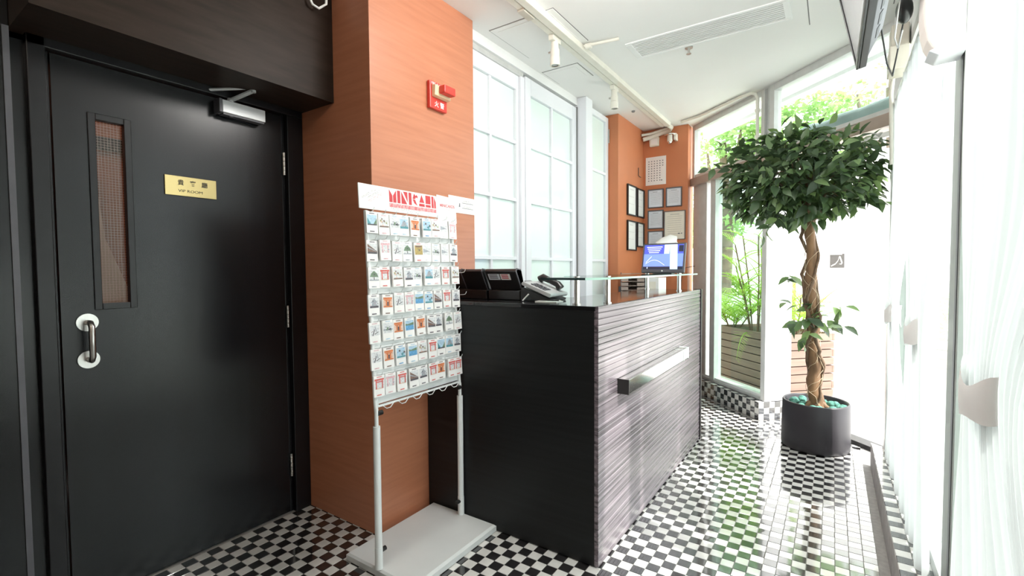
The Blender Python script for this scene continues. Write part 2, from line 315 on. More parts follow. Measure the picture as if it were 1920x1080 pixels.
# door 1
door = root('door_1', (-2.40, 0.98, 0), 'glossy black hinged door with narrow wired glass panel and brass plaque', 'door', kind='structure')
fr = MB()
fr.box(-2.45, -2.365, 0.455, 0.505, 0, 2.15).box(-2.45, -2.375, 1.425, 1.512, 0, 2.15).box(-2.45, -2.365, 0.455, 1.505, 2.112, 2.15)
fr.box(-2.45, -2.405, 0.505, 0.520, 0, 2.112).box(-2.45, -2.405, 1.408, 1.425, 0, 2.112)
fr.build('door_frame', M_frame_black, door, 0.003)
lf = MB(); y0, y1, z0, z1 = 0.523, 1.404, 0.006, 2.108; gy0, gy1, gz0, gz1 = 0.630, 0.752, 1.160, 1.912
lf.box(-2.445, -2.40, y0, gy0, z0, z1).box(-2.445, -2.40, gy1, y1, z0, z1).box(-2.445, -2.40, gy0, gy1, z0, gz0).box(-2.445, -2.40, gy0, gy1, gz1, z1)
leaf = lf.build('door_leaf', M_black_lacq, door)
gb = MB(); b = 0.016
gb.box(-2.425, -2.394, gy0 - 0.008, gy0 + b, gz0 - 0.008, gz1 + 0.008).box(-2.425, -2.394, gy1 - b, gy1 + 0.008, gz0 - 0.008, gz1 + 0.008).box(-2.425, -2.394, gy0 + b, gy1 - b, gz0 - 0.008, gz0 + b).box(-2.425, -2.394, gy0 + b, gy1 - b, gz1 - b, gz1 + 0.008)
gb.build('glazing_bead', M_frame_black, door, 0.002)
pane = MB().box(-2.424, -2.420, gy0 + 0.006, gy1 - 0.006, gz0 + 0.006, gz1 - 0.006).build('wired_pane', M_wired, door, label='wired safety glass pane')
wm = MB(); k = gy0 + b
while k < gy1 - b: wm.box(-2.4195, -2.4185, k - 0.0004, k + 0.0004, gz0 + b, gz1 - b); k += 0.0105
k = gz0 + b
while k < gz1 - b: wm.box(-2.4195, -2.4185, gy0 + b, gy1 - b, k - 0.0004, k + 0.0004); k += 0.0105
wm.build('wire_mesh', M_tray, pane, kind='stuff')
hd = MB().tube([(-2.40, 0.597, 1.105), (-2.36, 0.597, 1.105), (-2.345, 0.597, 1.090), (-2.345, 0.597, 0.975), (-2.36, 0.597, 0.960), (-2.40, 0.597, 0.960)], 0.0105, 12).build('handle', M_steel, door, label='brushed steel pull handle')
for z in (1.105, 0.960): MB().cyl((-2.400, 0.597, z), (-2.393, 0.597, z), 0.034, 28).build('handle_rose', M_steel, hd)
for z0, z1 in ((1.80, 1.918), (1.00, 1.117), (0.20, 0.32)):
    hb = MB(); n = 5; hh = (z1 - z0) / n
    for q in range(n): hb.cyl((-2.390, 1.412, z0 + q * hh + 0.001), (-2.390, 1.412, z0 + (q + 1) * hh - 0.001), 0.0075, 12)
    hb.build('hinge', M_steel, door)
pl = MB().box(-2.40, -2.394, 0.872, 1.079, 1.635, 1.721).build('plaque', M_brass, door, 0.001, label='polished brass plaque lettered VIP ROOM')
pm = MB()
for ch, yy in (('貴', 0.920), ('賓', 0.968), ('廳', 1.016)): text(pm, ch, 0.026, (-2.3938, yy, 1.684), (0, 1, 0), UP, bold=0.012)
text(pm, 'VIP ROOM', 0.0165, (-2.3938, 0.922, 1.652), (0, 1, 0), UP, squash=1.28)
pm.build('lettering', M_ink, pl)
dc = MB().box(-2.40, -2.345, 1.095, 1.295, 2.036, 2.094).build('door_closer', M_silver, door, 0.003, label='silver overhead door closer')
MB().box(-2.40, -2.342, 1.080, 1.0945, 2.034, 2.096).build('closer_end_cap', M_dgrey_pl, dc, 0.002)
MB().box(-2.39, -2.350, 1.10, 1.29, 2.028, 2.0355).cyl((-2.365, 1.14, 2.036), (-2.365, 1.14, 2.024), 0.012, 14).build('closer_underside', M_dgrey_pl, dc)
am = MB().obox((-2.315, 1.165, 2.122), Vector((0.055, 0.030, 0.022)), Vector((-0.006, 0.011, 0)), (0, 0, 0.004)).cyl((-2.365, 1.140, 2.094), (-2.365, 1.140, 2.112), 0.013, 14).cyl((-2.262, 1.195, 2.135), (-2.262, 1.195, 2.165), 0.011, 14)
am.build('closer_main_arm', M_silver, dc)
MB().tube([(-2.262, 1.195, 2.157), (-2.375, 1.045, 2.127)], 0.007, 10).obox((-2.378, 1.028, 2.124), (0.012, 0, 0), (0, 0.032, 0), (0, 0, 0.010)).build('closer_link_arm', M_silver, dc)

# orange column between the door and the window wall
struct(MB().box(-2.42, -1.825, 1.513, 2.295, 0, CZ), 'column', M_orange, 'orange wood-grain laminate column behind the postcard rack', bevel=0.002)
# window wall: backing wall, three glazed sections of frosted panes
struct(MB().box(-2.2, -1.985, 2.295, 4.44, 0, CZ).box(-1.985, -1.885, 2.295, 4.44, 2.735, CZ), 'wall_window', M_white_paint, 'white wall behind the frosted windows')
def sash(name, label, x, y0, y1, z0, z1, stile, top, vy, hz, dark=True):
    w = root(name, (x, (y0 + y1) / 2, z0), label, 'window', kind='structure')
    f = MB().box(x - 0.05, x, y0, y0 + stile, z0, z1).box(x - 0.05, x, y1 - stile, y1, z0, z1).box(x - 0.05, x, y0 + stile, y1 - stile, z1 - top, z1).box(x - 0.05, x, y0 + stile, y1 - stile, z0, z0 + 0.08)
    f.build('window_frame', M_win_white, w, 0.003)
    ys = [y0 + stile] + vy + [y1 - stile]; zs = [z0 + 0.08] + hz + [z1 - top]; t = 0.012
    for yy in vy: MB().box(x - 0.036, x - 0.006, yy - t, yy + t, z0 + 0.08, z1 - top).build('mullion', M_win_white, w, 0.002)
    for zz in hz: MB().box(x - 0.034, x - 0.004, y0 + stile, y1 - stile, zz - t, zz + t).build('muntin', M_win_white, w, 0.002)
    for a, c in zip(ys[:-1], ys[1:]):
        for d, e in zip(zs[:-1], zs[1:]): MB().box(x - 0.030, x - 0.024, a + 0.002, c - 0.002, d + 0.002, e - 0.002).build('pane', M_frost, w)
    return w
HZ = [0.52, 0.95, 1.38, 1.805, 2.22]
w1 = sash('window_1', 'white gridded frosted window right beside the orange column', -1.915, 2.295, 2.935, 0.02, 2.70, 0.03, 0.10, [2.60], HZ)
MB().box(-1.965, -1.905, 2.295, 2.985, 2.70, 2.735).build('head_track', M_alu, w1)
MB().box(-1.965, -1.895, 2.937, 2.985, 0.02, 2.70).build('side_track', M_win_white, w1, 0.003)
w2 = sash('window_2', 'white gridded frosted window between aluminium side track and pilaster', -1.890, 2.99, 3.825, 0.02, 2.715, 0.075, 0.12, [3.40], HZ)
MB().box(-1.90, -1.882, 3.826, 3.834, 0.02, 2.72).build('gap_strip', M_joint, w2)
struct(MB().box(-1.99, -1.80, 3.835, 3.965, 0, CZ), 'trim_2', M_win_white, 'white pilaster between the two frosted windows', bevel=0.003)
w3 = sash('window_3', 'narrow white frosted window hinged beside the orange pier', -1.845, 3.97, 4.435, 0.02, 2.77, 0.06, 0.05, [], [1.38, 2.22])
MB().cyl((-1.838, 4.43, 2.53), (-1.838, 4.43, 2.66), 0.007, 10).build('hinge', M_steel, w3)
# orange pier and end wall
struct(MB().box(-2.2, -1.745, 4.44, 5.4, 0, CZ), 'wall_pier', M_orange_paint, 'orange pier wall with framed notices behind the counter', bevel=0.002)
struct(MB().box(-1.745, -1.270, 5.18, 5.4, 0, CZ), 'wall_far', M_orange_paint, 'orange end wall with certificates and calendar', bevel=0.002)
# slanted facade: kerb, lower window, post, transom
KO = Vector((-0.504, 4.482, 0))
def F(s, d, z): return KO + E45 * s + N45 * d + UP * z
def fbox(mb, s0, s1, d0, d1, z0, z1, mi=0):
    return mb.obox(F((s0 + s1) / 2, (d0 + d1) / 2, (z0 + z1) / 2), E45 * ((s1 - s0) / 2), N45 * ((d1 - d0) / 2) * -1, UP * ((z1 - z0) / 2), mi)
kerb = struct(fbox(MB(), 0.005, 1.06, 0.005, 0.33, 0, 0.149), 'trim_3', M_grout, 'raised checkered tile kerb under the slanted street window')
rot_front = Matrix((E45 * -1, UP, N45 * -1)).transposed().to_euler()
rot_top = Matrix((E45 * -1, N45 * -1, UP)).transposed().to_euler()
rot_end = Matrix((N45, UP, E45 * -1)).transposed().to_euler()
for a in range(20):
    for r in range(3): share(tile_proto['b' if (a + r) % 2 == 0 else 'w'], 'tile', F(0.026 + a * PT, 0, 0.024 + r * 0.0505), kerb, rot_front)
    for r in range(2): share(tile_proto['w' if (a + r) % 2 == 0 else 'b'], 'tile', F(0.026 + a * PT, 0.026 + r * PT, 0.155), kerb, rot_top)
for a in range(6):
    for r in range(3): share(tile_proto['w' if (a + r) % 2 == 0 else 'b'], 'tile', F(0, 0.026 + a * PT, 0.024 + r * 0.0505), kerb, rot_end)
G = 0.075
w4 = root('window_4', F(0.5, G, 0.155), 'tall slanted street window above the checkered kerb', 'window', kind='structure')
fb = MB(); fbox(fb, 0.0, 0.055, G - 0.02, G + 0.05, 0.155, 2.17); fbox(fb, 0.055, 0.95, G - 0.02, G + 0.05, 0.155, 0.205)
fb.build('window_frame', M_alu_white, w4, 0.003)
fbox(MB(), 0.055, 0.95, G - 0.03, G - 0.021, 0.165, 0.185).build('sill_groove', M_alu, w4)
fb = MB(); fbox(fb, 0.70, 0.78, G - 0.03, G + 0.05, 0.155, 2.17); fbox(fb, 0.86, 1.10, G - 0.02, G + 0.05, 0.155, 2.17); fb.build('side_post', M_alu, w4, 0.003)
fbox(MB(), 0.05, 0.72, G + 0.012, G + 0.018, 0.20, 2.17).build('pane', M_glass, w4)
struct(fbox(MB(), 0.0, 0.05, G + 0.05, 0.31, 0.156, 2.17), 'trim_4', M_alu_white, 'white door post standing at the end of the checkered kerb', bevel=0.003)
w5 = root('window_5', F(0.3, G, 2.17), 'slanted transom window strip below the ceiling left of the mullion', 'window', kind='structure')
w6 = root('window_6', F(-0.6, G, 2.17), 'slanted transom window strip over the entrance right of the mullion', 'window', kind='structure')
SL, SR = 1.13, -1.13
rail = MB(); fbox(rail, -0.02, SL, G - 0.06, G + 0.06, 2.165, 2.245); rail.build('bottom_rail', M_alu_brown, w5, 0.003)
rail = MB(); fbox(rail, SR, -0.02, G - 0.06, G + 0.06, 2.165, 2.245); rail.build('bottom_rail', M_alu_brown, w6, 0.003)
mb = MB(); fbox(mb, 0.035, 0.075, G - 0.03, G + 0.04, 2.245, CZ); fbox(mb, SL - 0.06, SL - 0.02, G - 0.03, G + 0.04, 2.245, CZ); fbox(mb, 0.075, SL - 0.06, G - 0.03, G + 0.04, 2.745, CZ); fbox(mb, 0.075, SL - 0.06, G - 0.02, G + 0.03, 2.245, 2.285)
mb.build('window_frame', M_alu, w5, 0.002)
mb = MB(); fbox(mb, -0.075, -0.02, G - 0.03, G + 0.04, 2.245, CZ); fbox(mb, SR, SR + 0.05, G - 0.03, G + 0.04, 2.245, CZ); fbox(mb, SR + 0.05, -0.075, G - 0.03, G + 0.04, 2.745, CZ); fbox(mb, SR + 0.05, -0.075, G - 0.02, G + 0.03, 2.245, 2.285)
mb.build('window_frame', M_alu, w6, 0.002)
fbox(MB(), 0.07, SL - 0.05, G + 0.005, G + 0.010, 2.28, 2.75).build('pane', M_glass_sky, w5)
fbox(MB(), SR + 0.04, -0.07, G + 0.005, G + 0.010, 2.28, 2.75).build('pane', M_glass_sky, w6)
fbox(MB(), -0.018, 0.034, G - 0.005, G + 0.03, 2.245, CZ).build('mullion', M_alu, w5)
# entrance threshold bar and outside soffit
struct(fbox(MB(), -1.06, -0.50, 0.29, 0.40, 0.0, 0.03), 'trim_5', M_edge_dark, 'dark threshold bar of the open entrance behind the potted tree')
struct(fbox(MB(), -1.6, 1.5, 0.42, 0.50, 2.79, 3.1), 'trim_6', M_white_paint, 'pale grey outside fascia board above the transom windows')
# right side: tiled ledge with grey riser, glazing with posts
LX, LZ = 0.225, 0.155
ledge = struct(MB().prism([(LX, -3.0, LZ - 0.006), (0.37, -3.0, LZ - 0.006), (0.37, 3.71, LZ - 0.006), (LX, 3.855, LZ - 0.006)], (0, 0, 0.006 - LZ)), 'trim_7', M_stone, 'grey stone step along the curtains topped with checkered tiles')
for j in range(48):
    y = 1.30 + j * PT
    for c, x in enumerate((LX + 0.027, LX + 0.0795)):
        if x + y < 4.02: share(tile_proto['b' if (c + j) % 2 == 0 else 'w'], 'tile', (x, y, LZ), ledge)
w7 = root('window_7', (0.36, 0.5, LZ), 'long glazed wall with grey posts behind the sheer curtains', 'window', kind='structure')
for yy in (3.66, 2.10, 0.6): MB().box(0.330, 0.385, yy - 0.075, yy + 0.075, LZ - 0.004, CZ).box(0.328, 0.330, yy - 0.05, yy - 0.025, LZ, CZ - 0.3, 1).build('post', [M_post, M_dgrey_pl], w7, 0.002)
MB().box(0.33, 0.38, 0.55, 3.70, LZ - 0.004, LZ + 0.05).build('bottom_rail', M_alu, w7)
MB().box(0.33, 0.38, 0.55, 3.70, 2.50, 2.56).build('top_rail', M_alu, w7)
for a, c in ((2.175, 3.585), (0.675, 2.025)): MB().box(0.352, 0.358, a, c, LZ + 0.05, 2.50).build('pane', M_glass_sky, w7)
struct(MB().box(0.33, 0.50, 0.55, 3.70, 2.56, CZ).box(0.33, 0.50, -3.0, 0.55, 0, CZ), 'wall_right', M_white_paint, 'white wall strip above the curtained glazing')
struct(MB().box(0.285, 0.34, 3.705, 3.80, 0, CZ), 'trim_8', M_alu_white, 'white corner post where curtains meet the slanted transom', bevel=0.003)
struct(MB().box(-2.6, 0.5, -3.15, -3.0, 0, CZ), 'wall_near', M_wall_white, 'off white wall closing the lobby opposite the entrance')
struct(MB().box(-40, 40, -20, 60, -0.2, -0.035), 'ground', M_pave, 'sunlit pale paving outside the entrance')

# ------------------------------------------------------------------ reception counter
counter = root('reception_counter', (-1.32, 2.8, 0), 'black reception counter with ribbed front beside the orange column', 'counter')
cb = MB().box(-1.82, -0.836, 1.865, 1.895, 0.004, 1.119).box(-0.866, -0.836, 1.895, 3.735, 0.004, 1.119)
cb.build('body', M_ctr, counter, 0.0015)
MB().prism([(-1.82, 1.862, 1.139), (-0.834, 1.862, 1.139), (-0.834, 3.735, 1.139), (-1.22, 3.735, 1.139), (-1.22, 2.42, 1.139), (-1.82, 2.42, 1.139)], (0, 0, -0.02)).build('countertop', M_ctr_top, counter, 0.002)
N = 42; hs = (1.139 - 0.006) / N; smb = MB(); yc = (1.865 + 3.735) / 2; L = (3.735 - 1.863) / 2
prof = [(-0.004, 0.0004), (0.0125, 0.0004), (0.0145, 0.0020), (0.0145, hs - 0.0024), (0.0125, hs - 0.0004), (-0.004, hs - 0.0004)]
smb.prism([(-0.834 + px, -L, pz) for px, pz in prof], (0, 2 * L, 0))
slat0 = smb.build('slat', M_slat, counter, at=(0, 0, 0)); slat0.location = Vector((0, yc, 0.006)) - W[counter.name]
for q in range(1, N): share(slat0, 'slat', (0, yc, 0.006 + q * hs), counter)
MB().box(-0.866, -0.812, 3.735, 3.765, 0.0, 1.142).build('end_trim', M_edge_dark, counter, 0.0015, label='black end trim')
MB().box(-1.80, -0.87, 1.896, 1.93, 0.0, 0.02).build('plinth', M_edge_dark, counter)
lb = MB().box(-0.822, -0.766, 2.085, 3.16, 0.722, 0.788).build('sign_box', M_chrome, counter, 0.002, label='chrome box light on the counter front')
MB().box(-0.823, -0.764, 2.080, 2.086, 0.720, 0.790).build('end_cap', M_edge_dark, lb, 0.0015)
MB().box(-0.823, -0.763, 3.05, 3.058, 0.721, 0.789).box(-0.823, -0.763, 3.158, 3.166, 0.720, 0.790).build('end_cap', M_win_white, lb)
# glass shelf on chrome posts
gs = root('glass_shelf', (-1.0, 2.85, 1.139), 'green edged glass shelf raised on chrome posts above the counter', 'shelf')
GZ = 1.250
sh = MB().prism([(-1.125, 1.905, GZ + 0.010), (-0.90, 1.905, GZ + 0.010), (-0.845, 2.06, GZ + 0.010), (-0.845, 3.74, GZ + 0.010), (-1.24, 3.74, GZ + 0.010), (-1.24, 2.35, GZ + 0.010), (-1.125, 2.35, GZ + 0.010)], (0, 0, -0.010)).build('glass_top', M_shelf, gs)
MB().box(-1.125, -0.90, 1.9025, 1.905, GZ, GZ + 0.010).build('dark_edge', M_shelf_edge, sh)
eg = MB().box(-0.845, -0.8425, 2.06, 3.74, GZ, GZ + 0.010).obox((-0.8725, 1.9825, GZ + 0.005), (0.0275, 0.0775, 0), (-0.0012, 0.0005, 0), (0, 0, 0.005)).box(-1.24, -0.845, 3.74, 3.7425, GZ, GZ + 0.010)
eg.build('green_edge', M_shelf_edge_g, sh)
for x, y in ((-0.955, 1.935), (-0.866, 2.075), (-0.905, 3.46), (-1.2, 3.66)):
    MB().cyl((x, y, 1.139), (x, y, 1.250), 0.0135, 16).cyl((x, y, 1.139), (x, y, 1.145), 0.019, 18).cyl((x, y, 1.2605), (x, y, 1.266), 0.015, 16).build('post', M_chrome, gs)

# things on the counter
def pos_terminal(name, label, x0, x1, y, seam):
    t = root(name, ((x0 + x1) / 2, y, 1.139), label, 'terminal')
    MB().prism([(x0, y - 0.02, 1.140), (x0, y + 0.17, 1.140), (x0, y + 0.17, 1.165), (x0, y + 0.05, 1.195), (x0, y - 0.02, 1.190)], (x1 - x0, 0, 0)).build('base', M_black_pl, t, 0.004)
    s = MB().prism([(x0, y + 0.005, 1.185), (x0, y + 0.035, 1.185), (x0, y - 0.005, 1.298), (x0, y - 0.045, 1.303), (x0, y - 0.055, 1.290)], (x1 - x0, 0, 0)).build('screen_back', M_black_pl, t, 0.004)
    for sx in seam: MB().prism([(sx, y + 0.002, 1.186), (sx, y + 0.03, 1.186), (sx, y - 0.010, 1.301), (sx, y - 0.046, 1.306), (sx, y - 0.059, 1.290)], (0.006, 0, 0)).build('side_strip', M_dgrey_pl, t, 0.001)
    return t, s
pA, _ = pos_terminal('payment_terminal', 'black countertop terminal seen from behind next to the postcard rack', -1.80, -1.545, 2.06, [-1.70, -1.555])
pB, sB = pos_terminal('payment_terminal', 'black countertop terminal with two pale stickers on its back', -1.53, -1.33, 2.06, [-1.336])
for a, c, m in ((-1.515, -1.442, M_paper_blue), (-1.437, -1.375, M_paper)):
    st = MB().quad((a, 2.0280, 1.245), (c, 2.0280, 1.245), (c, 2.0110, 1.276), (a, 2.0110, 1.276)).build('sticker', m, pB)
    w = MB()
    for r in range(3):
        f = 0.2 + 0.27 * r; yy = 2.0280 - 0.017 * f - 0.0012; zz = 1.245 + 0.031 * f
        w.quad((a + 0.008, yy, zz), (c - 0.012, yy, zz), (c - 0.012, yy - 0.0025, zz + 0.0045), (a + 0.008, yy - 0.0025, zz + 0.0045), 0)
    w.build('print', M_red_ink if m is M_paper else M_grey_ink, st)
ph = root('desk_phone', (-1.24, 2.10, 1.139), 'grey and black desk phone at the right end of the terminals', 'phone')
MB().prism([(-1.320, 2.03, 1.140), (-1.150, 2.03, 1.140), (-1.145, 2.03, 1.150), (-1.300, 2.03, 1.206), (-1.320, 2.03, 1.206)], (0, 0.17, 0)).build('base', M_black_pl, ph, 0.003)
MB().prism([(-1.150, 2.025, 1.160), (-1.140, 2.025, 1.166), (-1.140, 2.025, 1.178), (-1.302, 2.025, 1.238), (-1.312, 2.025, 1.230), (-1.312, 2.025, 1.220)], (0, 0.18, 0)).build('top_plate', M_grey_pl, ph, 0.003)
MB().tube([(-1.280, 2.16, 1.245), (-1.262, 2.16, 1.257), (-1.215, 2.16, 1.238), (-1.175, 2.16, 1.222), (-1.160, 2.16, 1.200)], [0.021, 0.019, 0.015, 0.018, 0.022], 12).build('handset', M_black_pl, ph)
kp = MB()
for r in range(4):
    for c in range(3): kp.obox((-1.255 + r * 0.022, 2.045 + c * 0.022, 1.2225 - r * 0.0085), Vector((0.0075, 0, -0.0029)), (0, 0.0075, 0), Vector((0.0012, 0, 0.003)))
kp.build('keypad', M_dgrey_pl, ph)
MB().prism([(-1.312, 2.055, 1.237), (-1.25, 2.055, 1.215), (-1.25, 2.055, 1.217), (-1.312, 2.055, 1.242)], (0, 0.06, 0)).build('display', M_dgrey_pl, ph)
MB().cyl((-1.285, 1.995, 1.143), (-1.255, 2.005, 1.176), 0.0035, 8).build('pen', M_paper, None, label='white pen leaning against the desk phone', cat='pen')
nb = MB().box(-1.21, -1.09, 1.99, 2.06, 1.1395, 1.1435).build('note_pad', M_paper, None, label='thin white note pad lying in front of the desk phone', cat='note pad')
pn = root('ballpoint_pen', (-1.15, 2.02, 1.1435), 'black ballpoint pen lying on the white note pad', 'pen')
MB().cyl((-1.20, 2.02, 1.147), (-1.10, 2.035, 1.147), 0.0032, 8).build('barrel', M_black_pl, pn); MB().cyl((-1.10, 2.035, 1.147), (-1.088, 2.037, 1.147), 0.003, 8, r1=0.0008).build('tip', M_steel, pn)

# screen on the glass shelf
mo = root('tablet_monitor', (-1.05, 3.55, 1.2605), 'black framed screen showing a blue page on the glass shelf', 'monitor')
ux = Vector((0.985, -0.05, 0)).normalized(); uy = Vector((-0.05, -0.985, 0)).normalized(); nrm = Vector((-0.05, -0.97, 0.22)).normalized(); uv = nrm.cross(ux).normalized() * 1.0
if uv.z < 0: uv = -uv
oc = Vector((-1.045, 3.55, 1.378))
def mp(a, b, d=0): return oc + ux * a + uv * b + nrm * d
MB().obox(mp(0, 0, -0.012), ux * 0.160, uv * 0.112, nrm * 0.012).build('case', M_dgrey_pl, mo, 0.004)
scn = MB().quad(mp(-0.147, -0.088, 0.0006), mp(0.147, -0.088, 0.0006), mp(0.147, 0.100, 0.0006), mp(-0.147, 0.100, 0.0006), 0)
def pq(a0, a1, b0, b1, mi, d, sl=0.0): scn.quad(mp(a0 + sl, b0, d), mp(a1 + sl, b0, d), mp(a1, b1, d), mp(a0, b1, d), mi)
pq(-0.147, 0.147, -0.066, 0.030, 1, 0.0010); pq(-0.147, 0.147, -0.088, -0.066, 4, 0.0010)
pq(0.045, 0.10, -0.088, 0.100, 2, 0.0014, 0.012); pq(0.005, 0.045, -0.066, 0.100, 2, 0.0007)  # light vertical band: a reflection drawn onto the screen
for q in range(4): pq(-0.128 + 0.006 * q, -0.01 - 0.008 * q, 0.080 - q * 0.014, 0.0855 - q * 0.014, 3, 0.0012)
for q in range(10):
    a = q / 9; x0, x1 = -0.13 + 0.13 * a, -0.13 + 0.13 * (a + 0.11); f = lambda t: -0.048 + 0.030 * math.sin(math.pi * t)
    scn.quad(mp(x0, f(a), 0.0014), mp(x1, f(a + 0.11), 0.0014), mp(x1, f(a + 0.11) + 0.003, 0.0014), mp(x0, f(a) + 0.003, 0.0014), 3)
scn.quad(mp(-0.13, -0.035, 0.0015), mp(-0.126, -0.036, 0.0015), mp(-0.085, 0.010, 0.0015), mp(-0.088, 0.012, 0.0015), 3)
pq(0.112, 0.145, 0.045, 0.092, 4, 0.0013); pq(-0.118, -0.112, -0.082, -0.070, 3, 0.0014)
scn.build('screen', [M_navy, M_blue, M_ltblue, M_scr_text, M_scr_dark], mo, label='lit blue screen')
MB().ball(mp(0.0, -0.100, 0.001), 0.006, 0.004, 0.006).build('logo_button', M_paper, mo)
MB().obox(Vector((-1.05, 3.585, 1.2625)), (0.07, 0, 0), (0, 0.045, 0), (0, 0, 0.002)).obox(Vector((-1.05, 3.592, 1.31)), (0.025, 0, 0), (0, 0.004, 0.0), (0, -0.002, 0.048)).build('stand', M_dgrey_pl, mo)

# behind the counter
cab = root('low_cabinet', (-1.45, 4.5, 0), 'low dark cabinet standing behind the counter against the orange pier', 'cabinet')
MB().box(-1.74, -1.14, 4.15, 4.95, 0.0, 1.00).build('body', M_dgrey_pl, cab, 0.003); 
for q in range(2): MB().box(-1.73 + q * 0.30, -1.44 + q * 0.29, 4.138, 4.149, 0.03, 0.97).build('door', M_dgrey_pl, cab, 0.002)
MB().box(-1.744, -1.14, 4.14, 4.95, 1.0, 1.012).build('cabinet_top', M_dgrey_pl, cab)
wb = MB().box(-1.744, -1.695, 4.45, 5.17, 1.052, 1.125).build('wall_shelf', M_dgrey_pl, None, 0.003, label='dark grey shelf board fixed along the orange pier', cat='shelf')
cup = root('cup', (-1.715, 4.72, 1.125), 'small white cup on the dark grey shelf board', 'cup')
MB().lathe([(0.001, 0.001), (0.013, 0.001), (0.016, 0.05), (0.0145, 0.05), (0.012, 0.004)], (-1.715, 4.72, 1.125), 18).build('bowl', M_paper, cup)
tr = root('letter_tray_stack', (-1.55, 4.40, 1.012), 'taupe stack of letter trays behind the counter', 'letter tray')
for q in range(6):
    z = 1.014 + q * 0.041
    MB().box(-1.655, -1.43, 4.29, 4.55, z, z + 0.004).box(-1.655, -1.650, 4.29, 4.55, z, z + 0.034).box(-1.435, -1.43, 4.29, 4.55, z, z + 0.034).box(-1.655, -1.43, 4.545, 4.55, z, z + 0.034).box(-1.65, -1.585, 4.288, 4.292, z, z + 0.030).box(-1.50, -1.435, 4.288, 4.292, z, z + 0.030).build('tray', M_tray, tr)
MB().box(-1.66, -1.655, 4.288, 4.30, 1.012, 1.262).box(-1.43, -1.425, 4.288, 4.30, 1.012, 1.262).build('upright', M_dgrey_pl, tr)
bf = root('box_file', (-1.36, 4.36, 1.012), 'white box file standing right of the letter trays', 'file')
MB().box(-1.405, -1.295, 4.27, 4.50, 1.013, 1.215).build('case', M_paper, bf, 0.002); MB().box(-1.38, -1.32, 4.2685, 4.27, 1.10, 1.18).build('spine_label', M_paper_warm, bf)
dl = root('desk_lamp', (-1.28, 4.62, 1.012), 'white hooded desk lamp behind the blue screen', 'lamp')
MB().cyl((-1.22, 4.64, 1.012), (-1.22, 4.64, 1.03), 0.07, 24).build('base', M_paper, dl, 0.003)
MB().tube([(-1.22, 4.64, 1.03), (-1.20, 4.66, 1.30), (-1.21, 4.66, 1.50), (-1.25, 4.64, 1.56)], 0.008, 10).build('arm', M_paper, dl)
MB().tube([(-1.24, 4.64, 1.575), (-1.28, 4.62, 1.578), (-1.335, 4.60, 1.545), (-1.375, 4.58, 1.500)], [0.03, 0.045, 0.058, 0.066], 20).build('lamp_shade', M_paper, dl)
MB().tube([(-1.19, 5.168, 1.32), (-1.31, 5.168, 1.30), (-1.33, 5.168, 1.15), (-1.33, 5.165, 1.02), (-1.32, 4.93, 1.016)], 0.003, 6).build('cable', M_black_pl, None, label='thin black cable hanging down the orange end wall', cat='cable')
# framed notices
def framed(name, label, cat, group, plane, pos, a0, a1, z0, z1, fw, fmat, pmat, lines, seal=False, ink=None):
    """plane 'x': on the pier face looking +x, 'y': on the end wall looking -y"""
    ink = ink or M_grey_ink
    c = (a0 + a1) / 2; at = (pos, c, z0) if plane == 'x' else (c, pos, z0)
    t = root(name, at, label, cat, group)
    def bx(mb, u0, u1, w0, w1, d0, d1, mi=0):
        if plane == 'x': mb.box(pos + d0, pos + d1, u0, u1, w0, w1, mi)
        else: mb.box(u0, u1, pos - d1, pos - d0, w0, w1, mi)
    if fw:
        f = MB(); bx(f, a0, a0 + fw, z0, z1, 0.001, 0.020); bx(f, a1 - fw, a1, z0, z1, 0.001, 0.020); bx(f, a0 + fw, a1 - fw, z0, z0 + fw, 0.001, 0.020); bx(f, a0 + fw, a1 - fw, z1 - fw, z1, 0.001, 0.020)
        f.build('frame', fmat, t, 0.0015)
    p = MB(); bx(p, a0 + fw, a1 - fw, z0 + fw, z1 - fw, 0.001, 0.008); pp = p.build('sheet', pmat, t)
    q = MB(); wdt = a1 - a0 - 2 * fw; hgt = z1 - z0 - 2 * fw
    for r in range(lines):
        ind = wdt * (0.28 if r == 0 else random.uniform(0.10, 0.16)); zz = z1 - fw - hgt * (0.10 + 0.78 * r / max(1, lines)); hh = 0.0035 if r == 0 else 0.0016
        bx(q, a0 + fw + ind, a1 - fw - ind * random.uniform(0.9, 1.4), zz - hh, zz, 0.008, 0.0084)
    if seal: bx(q, a1 - fw - wdt * 0.34, a1 - fw - wdt * 0.24, z0 + hgt * 0.2, z0 + hgt * 0.235, 0.008, 0.0084); bx(q, a1 - fw - wdt * 0.18, a1 - fw - wdt * 0.13, z0 + hgt * 0.2, z0 + hgt * 0.24, 0.008, 0.0084)
    if lines: q.build('print', ink, pp)
    return t
gp = 'black framed notices on the orange pier'
framed('picture_frame', 'upper left of four black framed notices on the pier', 'frame', gp, 'x', -1.745, 4.665, 4.925, 1.845, 2.160, 0.014, M_black_pl, M_paper, 3, ink=M_pale_ink)
framed('picture_frame', 'upper right of four black framed notices on the pier', 'frame', gp, 'x', -1.745, 4.955, 5.170, 1.848, 2.155, 0.014, M_black_pl, M_paper, 3, ink=M_pale_ink)
framed('picture_frame', 'lower left of four black framed notices on the pier', 'frame', gp, 'x', -1.745, 4.665, 4.925, 1.485, 1.795, 0.014, M_black_pl, M_paper, 3, ink=M_pale_ink)
framed('picture_frame', 'lower right of four black framed notices on the pier', 'frame', gp, 'x', -1.745, 4.955, 5.170, 1.530, 1.795, 0.014, M_black_pl, M_paper, 3, ink=M_pale_ink)
ge = 'certificates on the orange end wall'
